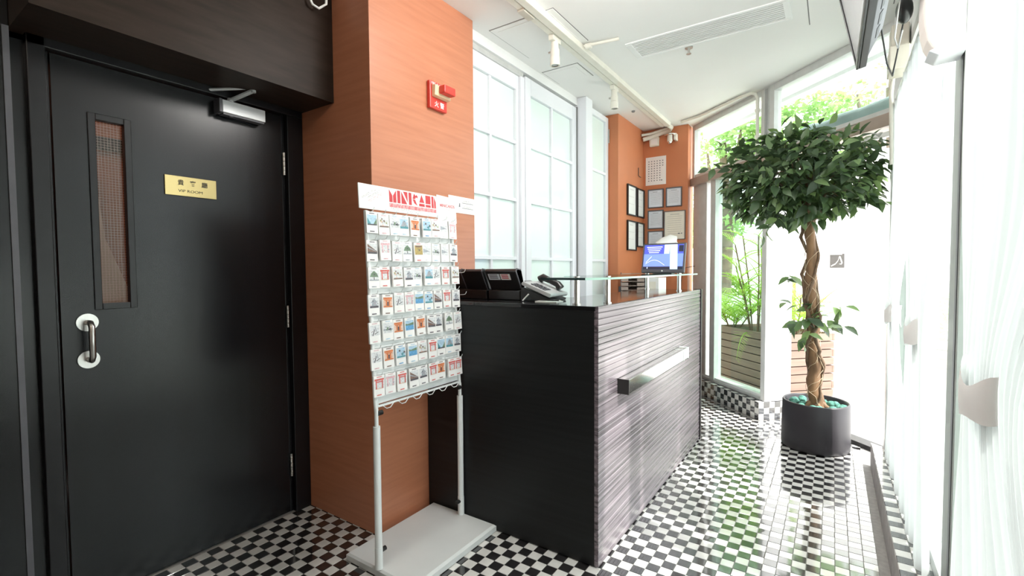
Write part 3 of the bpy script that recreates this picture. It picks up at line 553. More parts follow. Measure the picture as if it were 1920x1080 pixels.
framed('certificate_frame', 'dark framed certificate directly under the calendar', 'frame', ge, 'y', 5.18, -1.690, -1.520, 1.955, 2.157, 0.010, M_dgrey_pl, M_paper_blue, 12)
framed('certificate_frame', 'dark framed certificate in the top row nearest the slanted window', 'frame', ge, 'y', 5.18, -1.495, -1.328, 1.955, 2.160, 0.010, M_dgrey_pl, M_paper_blue, 12)
framed('certificate_frame', 'dark framed certificate left of the large cream certificate', 'frame', ge, 'y', 5.18, -1.690, -1.520, 1.728, 1.930, 0.010, M_dgrey_pl, M_paper_blue, 12)
framed('certificate_frame', 'lowest dark framed certificate on the end wall partly behind the lamp', 'frame', ge, 'y', 5.18, -1.690, -1.520, 1.505, 1.706, 0.010, M_dgrey_pl, M_paper_blue, 12)
framed('certificate_frame', 'large thin framed cream certificate on the orange end wall', 'frame', ge, 'y', 5.18, -1.513, -1.291, 1.605, 1.910, 0.006, M_dgrey_pl, M_paper_warm, 10, seal=True)
cal = root('calendar', (-1.607, 5.18, 2.205), 'white wall calendar with rows of small dates', 'calendar')
sheet = MB().quad((-1.718, 5.174, 2.205), (-1.498, 5.172, 2.205), (-1.498, 5.178, 2.508), (-1.718, 5.178, 2.508)).box(-1.718, -1.498, 5.1785, 5.1795, 2.205, 2.508).build('sheet', M_paper, cal)
dm = MB()
for r in range(9):
    for c in range(6):
        if c == 5 and r > 2: continue
        x = -1.688 + c * 0.030; z = 2.455 - r * 0.026; yy = 5.1715 + 0.004 * (z - 2.205) / 0.3
        dm.quad((x, yy, z), (x + 0.011, yy, z), (x + 0.011, yy, z + 0.010), (x, yy, z + 0.010))
dm.box(-1.55, -1.535, 5.170, 5.1715, 2.245, 2.255); dm.build('dates', M_grey_ink, sheet)
ms = root('motion_sensor', (-1.62, 5.18, 2.61), 'white box sensor on the end wall under the cable bend', 'sensor')
MB().prism([(-1.672, 5.18, 2.712), (-1.568, 5.18, 2.712), (-1.572, 5.18, 2.615), (-1.668, 5.18, 2.615)], (0, -0.040, 0)).build('case', M_ivory, ms, 0.008)
MB().box(-1.655, -1.585, 5.137, 5.141, 2.63, 2.69).build('lens_window', M_paper, ms, 0.002)
cc = root('security_camera', (-1.44, 5.12, 2.60), 'silver domed security camera beside the white box sensor', 'camera')
MB().lathe([(0.002, 0.0), (0.030, -0.004), (0.058, -0.014), (0.062, -0.022), (0.055, -0.028), (0.002, -0.028)], (-1.435, 5.11, 2.718), 28).build('hood', M_chrome, cc)
MB().cyl((-1.44, 5.11, 2.692), (-1.44, 5.11, 2.63), 0.028, 20).build('body', M_ivory, cc); MB().ball((-1.44, 5.105, 2.625), 0.024, 0.024, 0.024).build('lens', M_chrome, cc)
MB().box(-1.400, -1.375, 5.10, 5.18, 2.64, 2.71).build('bracket', M_ivory, cc, 0.004)
hk = MB().tube([(-1.738, 5.0, 2.375), (-1.738, 5.0, 2.295), (-1.735, 5.02, 2.285), (-1.735, 5.07, 2.285)], 0.004, 6).build('wall_hook', M_edge_dark, None, label='thin dark wire hook on the pier above the frames', cat='hook')

# ------------------------------------------------------------------ postcard rack
rack = root('postcard_rack', (-1.58, 1.58, 0), 'white freestanding postcard rack with printed header in front of the orange column', 'postcard rack')
bp = MB(); bx0, bx1, by0, by1 = -1.785, -1.362, 1.300, 1.862
bp.add([(bx0, by0, 0.004), (bx1, by0, 0.004), (bx1, by1, 0.004), (bx0, by1, 0.004), (bx0, by0, 0.028), (bx1, by0, 0.028), (bx1, by1, 0.028), (bx0, by1, 0.028), (bx0 + 0.008, by0 + 0.008, 0.036), (bx1 - 0.012, by0 + 0.008, 0.036), (bx1 - 0.012, by1 - 0.008, 0.036), (bx0 + 0.008, by1 - 0.008, 0.036)],
       [(3, 2, 1, 0), (0, 1, 5, 4), (1, 2, 6, 5), (2, 3, 7, 6), (3, 0, 4, 7), (4, 5, 9, 8), (5, 6, 10, 9), (6, 7, 11, 10), (7, 4, 8, 11), (8, 9, 10, 11)])
for x in (bx0 + 0.03, bx1 - 0.03):
    for y in (by0 + 0.03, by1 - 0.03): bp.cyl((x, y, 0.0), (x, y, 0.006), 0.012, 10)
bp.build('base_plate', M_rack_base, rack)
def PX(z): return -1.578 - 0.05 * (z - 0.70)
for y, zs, sgn in ((1.308, 0.645, 1), (1.845, 0.655, -1)):
    po = MB().cyl((-1.575, y, 0.72), (-1.575, y, 0.035), 0.0085, 16).tube([(-1.575, y, 0.70), (PX(0.76), y, 0.76), (PX(1.55), y, 1.55)], 0.0085, 14).build('pole', M_rack, rack)
    MB().cyl((-1.575, y, 0.036), (-1.575, y, zs), 0.0150, 20).cyl((-1.575, y, 0.036), (-1.575, y, 0.128), 0.0165, 20).build('sleeve', M_rack, po)
    MB().cyl((-1.575, y + 0.012 * sgn, 0.108), (-1.575, y + 0.036 * sgn, 0.108), 0.010, 14).build('knob', M_black_pl, po)
    MB().cyl((-1.570, y + 0.004 * sgn, 0.700), (-1.570, y + 0.026 * sgn, 0.700), 0.0105, 14).build('knob', M_black_pl, po)
tilt = Vector((-0.05, 0, 1)).normalized(); pn_ = Vector((1, 0, 0.05)).normalized(); Y = Vector((0, 1, 0))
def PP(y, z, d=0.0): return Vector((PX(z), y, z)) + pn_ * d
def pbox(mb, y0, y1, z0, z1, d0, d1, mi=0):
    c = PP((y0 + y1) / 2, (z0 + z1) / 2, (d0 + d1) / 2); return mb.obox(c, Y * ((y1 - y0) / 2), tilt * ((z1 - z0) / 2), pn_ * ((d1 - d0) / 2), mi)
p = pbox(MB(), 1.322, 1.838, 0.735, 1.55, -0.006, -0.003); pbox(p, 1.313, 1.322, 0.728, 1.55, -0.010, 0.004); pbox(p, 1.838, 1.847, 0.728, 1.55, -0.010, 0.004); pbox(p, 1.313, 1.847, 0.722, 0.730, -0.010, 0.004)
p.build('back_panel', M_rack, rack)
wz = MB()
for k in range(7):
    zc = 1.545 - 0.114 * k
    pbox(wz, 1.32, 1.84, zc - 0.003, zc + 0.003, -0.002, 0.003)
wz.tube([PP(1.32 + 0.52 * q / 24, 0.716 + (0.010 if q % 4 in (0, 1) else -0.008), 0.004) for q in range(25)], 0.002, 5)
wz.build('wire_rails', M_rack, rack)
header = pbox(MB(), 1.270, 1.872, 1.556, 1.660, 0.004, 0.010).build('header_board', M_paper, rack, 0.0015)
ht = MB(); hu, hv = Y, tilt
# block letters MINICARD drawn as solid stencil shapes
def hp(y, z): return PP(1.432 + y, 1.598 + z, 0.0104)
LW, LH = 0.030, 0.056
def poly(pts, mi=0): ht.add([hp(*q) for q in pts], [tuple(range(len(pts)))], mi)
x = 0.0
poly([(x, 0), (x + 0.019, 0), (x + 0.019, 0.030), (x, LH)]); poly([(x + 0.022, 0), (x + 0.041, 0), (x + 0.041, LH), (x + 0.022, 0.030)]); x += 0.047
poly([(x, 0), (x + 0.018, 0), (x + 0.018, LH), (x, LH)]); x += 0.024
poly([(x, 0), (x + 0.034, 0), (x, LH)]); poly([(x + 0.012, LH), (x + 0.038, LH), (x + 0.038, 0.008)]); x += 0.045
poly([(x, 0), (x + 0.018, 0), (x + 0.018, LH), (x, LH)]); x += 0.024
poly([(x, 0.028), (x + 0.010, 0.010), (x + 0.030, 0), (x + 0.016, 0.028)]); poly([(x, 0.030), (x + 0.016, 0.030), (x + 0.024, 0.042), (x + 0.010, LH)]); poly([(x + 0.020, 0.042), (x + 0.030, 0.034), (x + 0.034, 0.044), (x + 0.024, LH - 0.004)]); x += 0.040
poly([(x + 0.002, 0.018), (x + 0.036, 0.018), (x + 0.019, LH)]); poly([(x, 0), (x + 0.038, 0), (x + 0.037, 0.013), (x + 0.001, 0.013)]); x += 0.044
poly([(x, 0.016), (x + 0.034, 0.016), (x + 0.034, LH), (x, LH)]); poly([(x, 0), (x + 0.034, 0), (x + 0.034, 0.012), (x, 0.012)]); x += 0.041
poly([(x, 0), (x + 0.014, 0), (x + 0.014, LH), (x, LH)]); poly([(x + 0.017, 0), (x + 0.030, 0), (x + 0.030, 0.030), (x + 0.017, LH)]); x += 0.03
ht.build('lettering', M_red_ink, header, label='red stencil lettering reading MINICARD')
h2 = MB()
for k in range(14): h2.add([PP(1.432 + 0.0212 * k, 1.5765, 0.0103), PP(1.432 + 0.0212 * k + 0.0198, 1.5765, 0.0103), PP(1.432 + 0.0212 * k + 0.0198, 1.5935, 0.0103), PP(1.432 + 0.0212 * k, 1.5935, 0.0103)], [(0, 1, 2, 3)], 0)
for k in range(14):
    if k != 7: greek(h2, 2, 0.0125, PP(1.4350 + 0.0212 * k, 1.5787, 0.0104), Y, tilt, 1, seed=k + 2)
h2.build('red_word_blocks', [M_pink_ink, M_paper], header)
h3 = MB(); greek(h3, 34, 0.0085, PP(1.440, 1.5655, 0.0102), Y, tilt, seed=5); greek(h3, 18, 0.006, PP(1.56, 1.5580, 0.0102), Y, tilt, seed=6)
du = (Y * 0.86 + tilt * 0.50).normalized(); dv = (tilt * 0.86 - Y * 0.50).normalized()
greek(h3, 19, 0.008, PP(1.288, 1.598, 0.0102), du, dv, seed=8); greek(h3, 15, 0.008, PP(1.318, 1.598, 0.0102), du, dv, seed=9); h3.build('small_print', M_grey_ink, header, kind='stuff')
h4 = MB(); greek(h4, 15, 0.009, PP(1.322, 1.583, 0.0102), du, dv, seed=10); h4.build('slanted_print', M_pink_ink, header)
tp = root('taped_card', PP(1.80, 1.55, 0.012), 'white card taped over the right end of the rack header', 'sign')
tcm = MB().add([PP(1.735, 1.542, 0.0115), PP(1.875, 1.536, 0.0115), PP(1.872, 1.662, 0.0115), PP(1.733, 1.668, 0.0115)], [(0, 1, 2, 3)]); tcm.add([p - pn_ * 0.001 for p in tcm.v[:4]], [(3, 2, 1, 0)]); tcm.build('sheet', M_paper, tp)
t5 = MB(); text(t5, 'MINICARDS', 0.021, PP(1.752, 1.612, 0.012), Y, tilt, bold=0.02); greek(t5, 8, 0.010, PP(1.800, 1.597, 0.012), Y, tilt, seed=12); greek(t5, 14, 0.005, PP(1.80, 1.570, 0.012), Y, tilt, seed=13)
t5.build('faded_lettering', M_pink_ink, tp)
# hooks and cards
hkm = MB(); a = pn_
hkm.tube([Vector((0, 0, 0)), a * 0.022, a * 0.034 + UP * 0.002, a * 0.040 + UP * 0.010, a * 0.042 + UP * 0.016], 0.0016, 6)
hook0 = None
def hook(y, z):
    global hook0
    if hook0 is None:
        hook0 = hkm.build('hook', M_rack, rack, at=(0, 0, 0)); hook0.location = PP(y, z) - W[rack.name]
    else: share(hook0, 'hook', PP(y, z), rack)
PAL = {}
def pm_(name, c): PAL[name] = mat('print_' + name, c, 0.45, var=0.3, scale=140); return PAL[name]
for n_, c_ in dict(sky=(0.50, 0.70, 0.86), pale=(0.80, 0.82, 0.84), blue=(0.16, 0.42, 0.72), teal=(0.12, 0.36, 0.42), green=(0.20, 0.30, 0.20), olive=(0.40, 0.42, 0.22), orange=(0.78, 0.25, 0.10), peach=(0.86, 0.60, 0.48), red=(0.78, 0.16, 0.14), pink=(0.82, 0.52, 0.56), brown=(0.26, 0.17, 0.14), dark=(0.13, 0.12, 0.14), gold=(0.55, 0.42, 0.16), grey=(0.42, 0.45, 0.50)).items(): pm_(n_, c_)
PIC = {}
def pic(kind, words, bgc, shapes, bar): PIC[kind] = (words, bgc, shapes, bar)
R = lambda u0, u1, v0, v1, c: ([(u0, v0), (u1, v0), (u1, v1), (u0, v1)], c)
T = lambda *p: (list(p[:-1]), p[-1])
rr = random.Random(3)
def blobs(n, cols, v0=0.0, v1=1.0, s=0.10):
    out = []
    for q in range(n):
        cx, cy, r = rr.uniform(0.1, 0.9), rr.uniform(v0 + s, v1 - s), s * rr.uniform(0.6, 1.2)
        out.append(([(min(1, max(0, cx + r * math.cos(k * 1.2566 + q))), min(1, max(0, cy + r * math.sin(k * 1.2566 + q)))) for k in range(5)], cols[q % len(cols)]))
    return out
pic('mountain', 'blue valley', 'sky', [T((0, 0), (0.45, 0), (0, 0.75), 'teal'), T((1, 0), (1, 0.7), (0.55, 0), 'green'), R(0, 1, 0, 0.12, 'dark')], 'dark')
pic('autumn', 'brown village', 'pale', blobs(9, ['brown', 'olive', 'peach'], 0, 0.9) + [R(0, 1, 0, 0.12, 'brown')], 'pink')
pic('village', 'grey treetops', 'pale', [R(0, 1, 0.25, 0.42, 'grey')] + blobs(7, ['green', 'grey', 'dark'], 0.1, 0.7), 'sky')
pic('fuji', 'pale blue hill', 'sky', [T((0.05, 0.2), (0.95, 0.2), (0.6, 0.85), (0.45, 0.85), 'grey'), R(0, 1, 0, 0.22, 'teal')] + blobs(4, ['teal', 'pale'], 0.1, 0.9, 0.07), 'sky')
pic('shrine', 'orange shrine', 'peach', [R(0.02, 0.98, 0.78, 0.97, 'orange'), R(0.12, 0.88, 0.66, 0.76, 'orange'), R(0.25, 0.42, 0.14, 0.66, 'orange'), R(0.58, 0.75, 0.14, 0.66, 'orange'), R(0.42, 0.58, 0.14, 0.55, 'dark'), R(0, 1, 0, 0.13, 'orange')], 'brown')
pic('teal', 'teal blue scenery', 'sky', blobs(8, ['teal', 'dark', 'blue'], 0.0, 1.0) + [R(0, 1, 0, 0.15, 'teal')], 'blue')
pic('mist', 'pale misty', 'pale', [T((0, 0.2), (0.9, 0.35), (0, 0.65), 'grey')], 'pale')
pic('pinkgate', 'faint pink arches', 'pale', [R(0.1, 0.25, 0, 0.8, 'pink'), R(0.7, 0.85, 0, 0.8, 'pink'), R(0, 1, 0.75, 0.95, 'pink')] + blobs(4, ['pink', 'grey'], 0.1, 0.7, 0.07), 'pink')
pic('roof', 'dark brown roof', 'pale', [T((0, 0.2), (1, 0.02), (1, 0.25), (0, 0.95), 'brown'), R(0, 1, 0, 0.18, 'dark'), T((0, 0.55), (0.9, 0.22), (0.9, 0.28), (0, 0.68), 'grey')], 'dark')
pic('figures', 'thin black brushwork', 'pale', [T((0.2, 0), (0.3, 0), (0.5, 0.6), (0.42, 0.62), 'dark'), T((0.45, 0.1), (0.85, 0.3), (0.82, 0.36), (0.45, 0.18), 'dark'), T((0.6, 0.35), (0.68, 0.35), (0.55, 0.9), (0.48, 0.88), 'grey'), T((0.1, 0.3), (0.3, 0.45), (0.28, 0.5), (0.1, 0.36), 'brown')], 'pink')
pic('pine', 'dark pine tree', 'pale', [T((0.45, 0.1), (0.55, 0.1), (0.53, 0.6), (0.47, 0.6), 'dark'), T((0.05, 0.35), (0.95, 0.35), (0.8, 0.7), (0.5, 0.95), (0.2, 0.7), 'green'), R(0, 1, 0, 0.1, 'grey')] + blobs(3, ['dark'], 0.3, 0.8, 0.06), 'grey')
pic('gold', 'golden temple', 'gold', blobs(6, ['olive', 'gold', 'brown']) + [R(0.1, 0.9, 0.8, 0.95, 'brown')], 'red')
pic('castle', 'grey blue castle', 'pale', [R(0.05, 0.95, 0, 0.2, 'dark'), T((0.2, 0.2), (0.8, 0.2), (0.7, 0.5), (0.3, 0.5), 'grey'), T((0.15, 0.5), (0.85, 0.5), (0.5, 0.95), 'grey')] + blobs(4, ['dark', 'pink'], 0.2, 0.9, 0.06), 'dark')
pic('lake', 'blue lake', 'sky', [R(0, 1, 0, 0.55, 'blue'), T((0, 0.5), (1, 0.5), (1, 0.8), (0.3, 0.62), (0, 0.7), 'green')], 'sky')
pic('gate', 'red torii gate', 'pale', [R(0.12, 0.24, 0, 0.85, 'red'), R(0.76, 0.88, 0, 0.85, 'red'), R(0.0, 1.0, 0.82, 0.98, 'red'), R(0.1, 0.9, 0.64, 0.74, 'red'), R(0.2, 0.8, 0, 0.08, 'peach')], 'red')
CW, CH = 0.0575, 0.088
card_proto = {}
def card_mesh(kind):
    words, bgc, shapes, bar = PIC[kind]; mats = [M_paper]; mb = MB(); idx = {}
    def mi(c):
        if c not in idx: idx[c] = len(mats); mats.append(PAL[c])
        return idx[c]
    def pt(u, v, d): return Y * ((u - 0.5) * CW) + tilt * ((v - 1.0) * CH) + pn_ * d
    mb.obox(pt(0.5, 0.5, 0.004), Y * CW / 2, tilt * CH / 2, pn_ * 0.004)
    def flat(u0, u1, v0, v1, c, d): mb.quad(pt(u0, v0, d), pt(u1, v0, d), pt(u1, v1, d), pt(u0, v1, d), mi(c))
    U0, U1, V0, V1 = 0.07, 0.93, 0.37, 0.86; flat(U0, U1, V0, V1, bgc, 0.0084)
    for k, (pts, c) in enumerate(shapes): mb.add([pt(U0 + (U1 - U0) * u, V0 + (V1 - V0) * v, 0.0087 + 0.00012 * k) for u, v in pts], [tuple(range(len(pts)))], mi(c))
    flat(0.26, 0.68, 0.055, 0.105, bar, 0.0084); flat(0.28, 0.74, 0.915, 0.95, bar, 0.0084)
    return mb.mesh('postcard', mats)
GRID = ['mountain autumn village fuji shrine teal autumn mist pinkgate', 'roof pinkgate figures pine gold mist village mist castle', 'pine gate autumn shrine village fuji figures gate autumn', 'castle shrine figures pinkgate lake teal roof gate castle',
        'figures village shrine lake shrine roof castle pine figures', 'figures shrine teal lake autumn gate mountain fuji castle', 'gate pinkgate gate roof castle gate shrine gate gate']
GRID[2] = 'pine gate autumn castle village fuji figures gate autumn'
ROWN = ['top', 'second', 'third', 'fourth', 'fifth', 'sixth', 'bottom']; COLN = ['first', 'second', 'third', 'fourth', 'fifth', 'sixth', 'seventh', 'eighth', 'ninth']
for r in range(7):
    for c, kind in enumerate(GRID[r].split()):
        y = 1.318 + 0.0645 * c + 0.0022 * (r % 2) + random.uniform(-0.004, 0.004); z = 1.540 - 0.1140 * r + random.uniform(-0.003, 0.003)
        hook(y, z + 0.002)
        if kind not in card_proto: card_proto[kind] = bpy.data.objects.new('postcard', card_mesh(kind))
        o = share(card_proto[kind], 'postcard', PP(y, z, random.choice((0.004, 0.010, 0.016))), None, (random.uniform(-0.03, 0.03), 0, 0))
        tag(o, 'small white postcard with %s picture, %s row, %s from the left' % (PIC[kind][0], ROWN[r], COLN[c]), 'postcard', 'postcards hanging on the rack')
for r in range(2, 7): hook(1.888, 1.512 - 0.114 * r)
# things on the column
nt_ = root('wall_notice', (-1.825, 2.19, 1.63), 'white notice with two ruled lines taped to the column edge', 'notice')
MB().box(-1.8245, -1.8225, 2.055, 2.293, 1.632, 1.728).build('sheet', M_paper, nt_)
q = MB().box(-1.8225, -1.822, 2.175, 2.278, 1.692, 1.6945).box(-1.8225, -1.822, 2.175, 2.278, 1.662, 1.6645)
greek(q, 12, 0.010, (-1.8218, 2.18, 1.698), Y, UP, seed=14); greek(q, 12, 0.010, (-1.8218, 2.18, 1.668), Y, UP, seed=15)
q.add([(-1.822, 2.145, 1.668), (-1.822, 2.157, 1.668), (-1.822, 2.155, 1.690), (-1.822, 2.149, 1.690)], [(0, 1, 2, 3)]); q.build('print', M_grey_ink, nt_)
fa = root('fire_alarm', (-1.825, 1.963, 2.17), 'red pull-handle fire alarm point high on the orange column', 'fire alarm')
MB().box(-1.824, -1.800, 1.892, 2.028, 2.172, 2.318).build('back_box', M_red, fa, 0.005)
MB().prism([(-1.800, 1.905, 2.232), (-1.775, 1.905, 2.236), (-1.772, 1.905, 2.290), (-1.800, 1.905, 2.296)], (0, 0.125, 0)).build('handle_guard', M_cream, fa, 0.003)
MB().box(-1.772, -1.730, 1.932, 2.022, 2.248, 2.290).build('pull_handle', M_red, fa, 0.005)
q = MB(); text(q, 'FIRE ALARM', 0.0215, (-1.7995, 1.902, 2.297), Y, UP, bold=0.01, squash=0.85); text(q, '火 警', 0.034, (-1.7995, 1.925, 2.188), Y, UP, bold=0.01)
q.build('lettering', M_paper, fa)
wl_ = MB().tube([(-2.07, 1.36, 2.80), (-2.08, 1.362, 2.62), (-2.07, 1.385, 2.565), (-2.06, 1.412, 2.555), (-2.04, 1.438, 2.58), (-2.04, 1.45, 2.80)], 0.006, 8).build('white_cable', M_paper, None, label='loop of white cable hanging in front of the bulkhead', cat='cable')

# ------------------------------------------------------------------ ceiling things
tk = root('track_light_rail', (-1.46, 3.6, 2.765), 'ivory lighting track running along the ceiling beside a cable trunk', 'light track')
MB().box(-1.505, -1.465, 2.1, 5.02, 2.768, CZ).build('track', M_ivory, tk, 0.003)
MB().box(-1.455, -1.405, 2.1, 5.02, 2.760, CZ).build('cable_trunk', M_ivory, tk, 0.004)
MB().box(-1.507, -1.463, 2.3, 2.42, 2.755, 2.768).build('connector', M_beige, tk, 0.002)
def track_spot(y, label):
    t = root('track_spot', (-1.485, y, 2.60), label, 'spotlight', 'spotlights on the ceiling track')
    MB().box(-1.503, -1.467, y - 0.05, y + 0.05, 2.735, 2.7675).build('adapter', M_ivory, t, 0.003)
    d = Vector((0.006, 0.004, -1)).normalized(); p = Vector((-1.485, y, 2.742))
    MB().cyl(p, p + d * 0.05, 0.024, 20).cyl(p + d * 0.05, p + d * 0.095, 0.0285, 22).build('body', M_ivory, t)
    MB().cyl(p + d * 0.097, p + d * 0.152, 0.031, 24, caps=False).cyl(p + d * 0.152, p + d * 0.150, 0.031, 24, r1=0.022, caps=False).build('barrel', M_ivory, t)
    MB().cyl(p + d * 0.145, p + d * 0.140, 0.024, 20).build('lens', M_silver, t)
    MB().cyl(p + d * 0.06 - Vector((0.028, 0, 0)), p + d * 0.06 - Vector((0.045, 0, 0)), 0.007, 10).build('knob', M_steel, t)
track_spot(2.70, 'ivory track spotlight hanging above the orange column end'); track_spot(3.69, 'ivory track spotlight farther along the ceiling track')
cb_ = MB()
cb_.tube([(-1.43, 5.0, 2.772), (-1.42, 5.09, 2.768), (-1.45, 5.14, 2.755), (-1.55, 5.15, 2.74), (-1.64, 5.14, 2.715), (-1.725, 5.10, 2.69)], 0.022, 12)
cb_.tube([(-1.46, 5.13, 2.775), (-1.56, 5.14, 2.765), (-1.66, 5.13, 2.748), (-1.735, 5.08, 2.735)], 0.014, 10)
cb_.build('cable_bundle', M_ivory, None, label='ivory cable bundle bending from the track end to the pier', cat='cable')
MB().tube([(-1.40, 2.95, 2.785), (-1.17, 2.985, 2.785)], 0.010, 8).cyl((-1.39, 2.95, 2.78), (-1.35, 2.955, 2.78), 0.018, 12).build('ceiling_conduit', M_ivory, None, label='short ivory conduit from the track to the air vent', cat='conduit')
cd = root('ceiling_conduit', (-0.9, 4.75, 2.77), 'long ivory conduit along the ceiling bending down the slanted mullion', 'conduit')
MB().tube([(-1.30, 5.02, 2.785), (-1.10, 4.93, 2.785), (-0.70, 4.60, 2.785), (-0.60, 4.535, 2.782), (-0.565, 4.53, 2.765), (-0.55, 4.54, 2.73), (-0.548, 4.54, 2.26)], 0.013, 10).build('pipe', M_ivory, cd)
MB().box(-0.57, -0.53, 4.53, 4.56, 2.40, 2.42).box(-0.57, -0.53, 4.53, 4.56, 2.62, 2.64).build('clip', M_ivory, cd)
vt = root('ceiling_vent', (-0.70, 3.24, 2.78), 'long white slatted air vent set in the ceiling', 'air vent')
vx0, vx1, vy0, vy1 = -1.175, -0.225, 3.105, 3.365
MB().box(vx0, vx1, vy0, vy0 + 0.022, 2.792, CZ).box(vx0, vx1, vy1 - 0.022, vy1, 2.788, CZ).box(vx0, vx0 + 0.035, vy0 + 0.022, vy1 - 0.022, 2.790, CZ).box(vx1 - 0.035, vx1, vy0 + 0.022, vy1 - 0.022, 2.790, CZ).build('vent_frame', M_white_paint, vt, 0.002)
MB().box(vx0 + 0.03, vx1 - 0.03, vy0 + 0.02, vy1 - 0.02, 2.7975, 2.7995).build('backing', M_grey_pl, vt)
s0 = None
for q in range(9):
    y = vy0 + 0.036 + q * 0.0236
    if s0 is None:
        s0 = MB().prism([(-0.442, -0.0055, 0.002), (-0.442, 0.0055, 0.002), (-0.442, 0.0065, -0.0025), (-0.442, -0.0045, -0.0025)], (0.884, 0, 0)).build('slat', M_white_paint, vt, at=(0, 0, 0)); s0.location = Vector((-0.70, y, 2.795)) - W[vt.name]
    else: share(s0, 'slat', (-0.70, y, 2.795), vt)
sp = root('fire_sprinkler', (-0.835, 3.40, 2.745), 'small chrome fire sprinkler head beside the air vent', 'sprinkler')
MB().cyl((-0.835, 3.40, 2.80), (-0.835, 3.40, 2.792), 0.026, 22).cyl((-0.835, 3.40, 2.792), (-0.835, 3.40, 2.757), 0.007, 12).build('body', M_steel, sp); MB().cyl((-0.835, 3.40, 2.757), (-0.835, 3.40, 2.753), 0.016, 18).build('deflector', M_steel, sp)
MB().lathe([(0.001, 0), (0.014, 0), (0.017, 0.008), (0.017, 0.012)], (-1.60, 4.45, 2.788), 18).build('ceiling_sensor', M_joint, None, label='tiny round black ceiling sensor near the orange pier', cat='sensor')

# ------------------------------------------------------------------ right wall things
tv = root('television', (0.10, 2.35, 2.22), 'black framed television tilted down from the ceiling corner above the tree', 'television')
TO = Vector((0.082, 2.80, 2.228)); tb = Vector((0.004, -1, 0)).normalized(); tt = Vector((-0.205, 0, 0.979)).normalized(); tn = tt.cross(tb); tn = -tn if tn.x < 0 else tn
def TP(a, b, c): return TO + tb * a + tt * b + tn * c
def tbox(mb, a0, a1, b0, b1, c0, c1, mi=0): return mb.obox(TP((a0 + a1) / 2, (b0 + b1) / 2, (c0 + c1) / 2), tb * ((a1 - a0) / 2), tn * ((c1 - c0) / 2), tt * ((b1 - b0) / 2), mi)
tbox(MB(), 0, 0.94, 0, 0.55, 0.004, 0.034).build('case', M_black_pl, tv, 0.004)
tbox(MB(), 0.02, 0.92, 0.028, 0.53, 0.0, 0.0035).build('screen', M_tv_screen, tv)
q = MB(); tbox(q, 0.0, 0.94, 0.0, 0.018, -0.006, 0.0038); tbox(q, 0.0, 0.016, 0.018, 0.55, -0.006, 0.0038); tbox(q, 0.924, 0.94, 0.018, 0.55, -0.006, 0.0038); tbox(q, 0.016, 0.924, 0.535, 0.55, -0.006, 0.0038); q.build('bezel', M_black_pl, tv, 0.002)
tbox(MB(), 0.02, 0.92, 0.0185, 0.0275, -0.003, 0.0036).build('silver_strip', M_silver, tv)
q = MB()
P8 = [TP(a, b, c) for c, (a0, a1, b0, b1) in ((0.034, (0.03, 0.91, 0.02, 0.50)), (0.105, (0.14, 0.80, 0.10, 0.44))) for a, b in ((a0, b0), (a1, b0), (a1, b1), (a0, b1))]
q.add(P8, [(4, 5, 6, 7), (0, 1, 5, 4), (1, 2, 6, 5), (2, 3, 7, 6), (3, 0, 4, 7)]); bk = q.build('back_cover', M_purple_pl, tv, 0.004)
for a in (0.16, 0.30, 0.44): q = MB(); q.obox(TP(a + 0.05, 0.064, 0.073), tb * 0.05, (tt * 0.08 + tn * 0.071).normalized() * 0.010, (tn * 0.08 - tt * 0.071).normalized() * 0.002); q.build('vent_slot', M_edge_dark, bk)
q = MB(); tbox(q, 0.36, 0.58, 0.16, 0.38, 0.105, 0.125); q.box(0.20, 0.325, 2.30, 2.36, 2.44, 2.50); q.box(0.312, 0.324, 2.20, 2.46, 2.40, 2.54); q.build('wall_bracket', M_edge_dark, tv, 0.002)
jb = root('junction_box', (0.29, 3.40, 2.40), 'beige double junction box with conduit in the corner behind the television', 'junction box')
MB().box(0.245, 0.322, 3.36, 3.50, 2.49, 2.62).build('upper_box', M_beige, jb, 0.006); MB().box(0.235, 0.322, 3.30, 3.47, 2.36, 2.485).build('lower_box', M_beige, jb, 0.006)
MB().tube([(0.27, 3.50, 2.42), (0.265, 3.56, 2.30), (0.275, 3.58, 1.9)], 0.010, 8).build('pipe', M_ivory, jb)
MB().cyl((0.234, 3.385, 2.42), (0.231, 3.385, 2.42), 0.028, 20).build('cover_disc', M_ivory, jb)
MB().tube([(0.300, 3.62, 2.245), (0.300, 3.40, 2.268), (0.302, 2.80, 2.285), (0.304, 2.17, 2.30)], 0.020, 12).build('curtain_pole', M_alu_white, None, label='white pole running along the top of the far sheer curtains', cat='pole')
pa = root('power_adapter', (0.27, 3.05, 2.50), 'black power adapter with a coil of white cable behind the television', 'adapter')
MB().ball((0.27, 3.05, 2.555), 0.035, 0.055, 0.062, 14, 10).build('case', M_black_pl, pa)
cl = MB()
for k in range(4): cl.tube([Vector((0.255 + 0.006 * k, 3.02 + 0.004 * k, 2.625)) + Vector((0.028 * math.cos(t * 0.55 + k), 0.045 * math.sin(t * 0.55 + k), 0.010 * math.sin(t * 0.9 + k))) for t in range(13)], 0.0035, 6)
cl.tube([(0.25, 2.98, 2.62), (0.235, 2.92, 2.50), (0.22, 2.86, 2.36), (0.235, 2.88, 2.32), (0.26, 3.0, 2.44)], 0.0035, 6); cl.build('white_cable_coil', M_paper, pa)
MB().tube([(0.16, 2.70, 2.36), (0.20, 2.95, 2.28), (0.235, 3.12, 2.27), (0.25, 3.16, 2.36), (0.27, 3.09, 2.51)], 0.004, 6).build('black_cable', M_black_pl, pa)
ac = root('wall_box', (0.275, 2.05, 1.97), 'off white rounded wall box fixed on the grey post above the curtains', 'wall box')
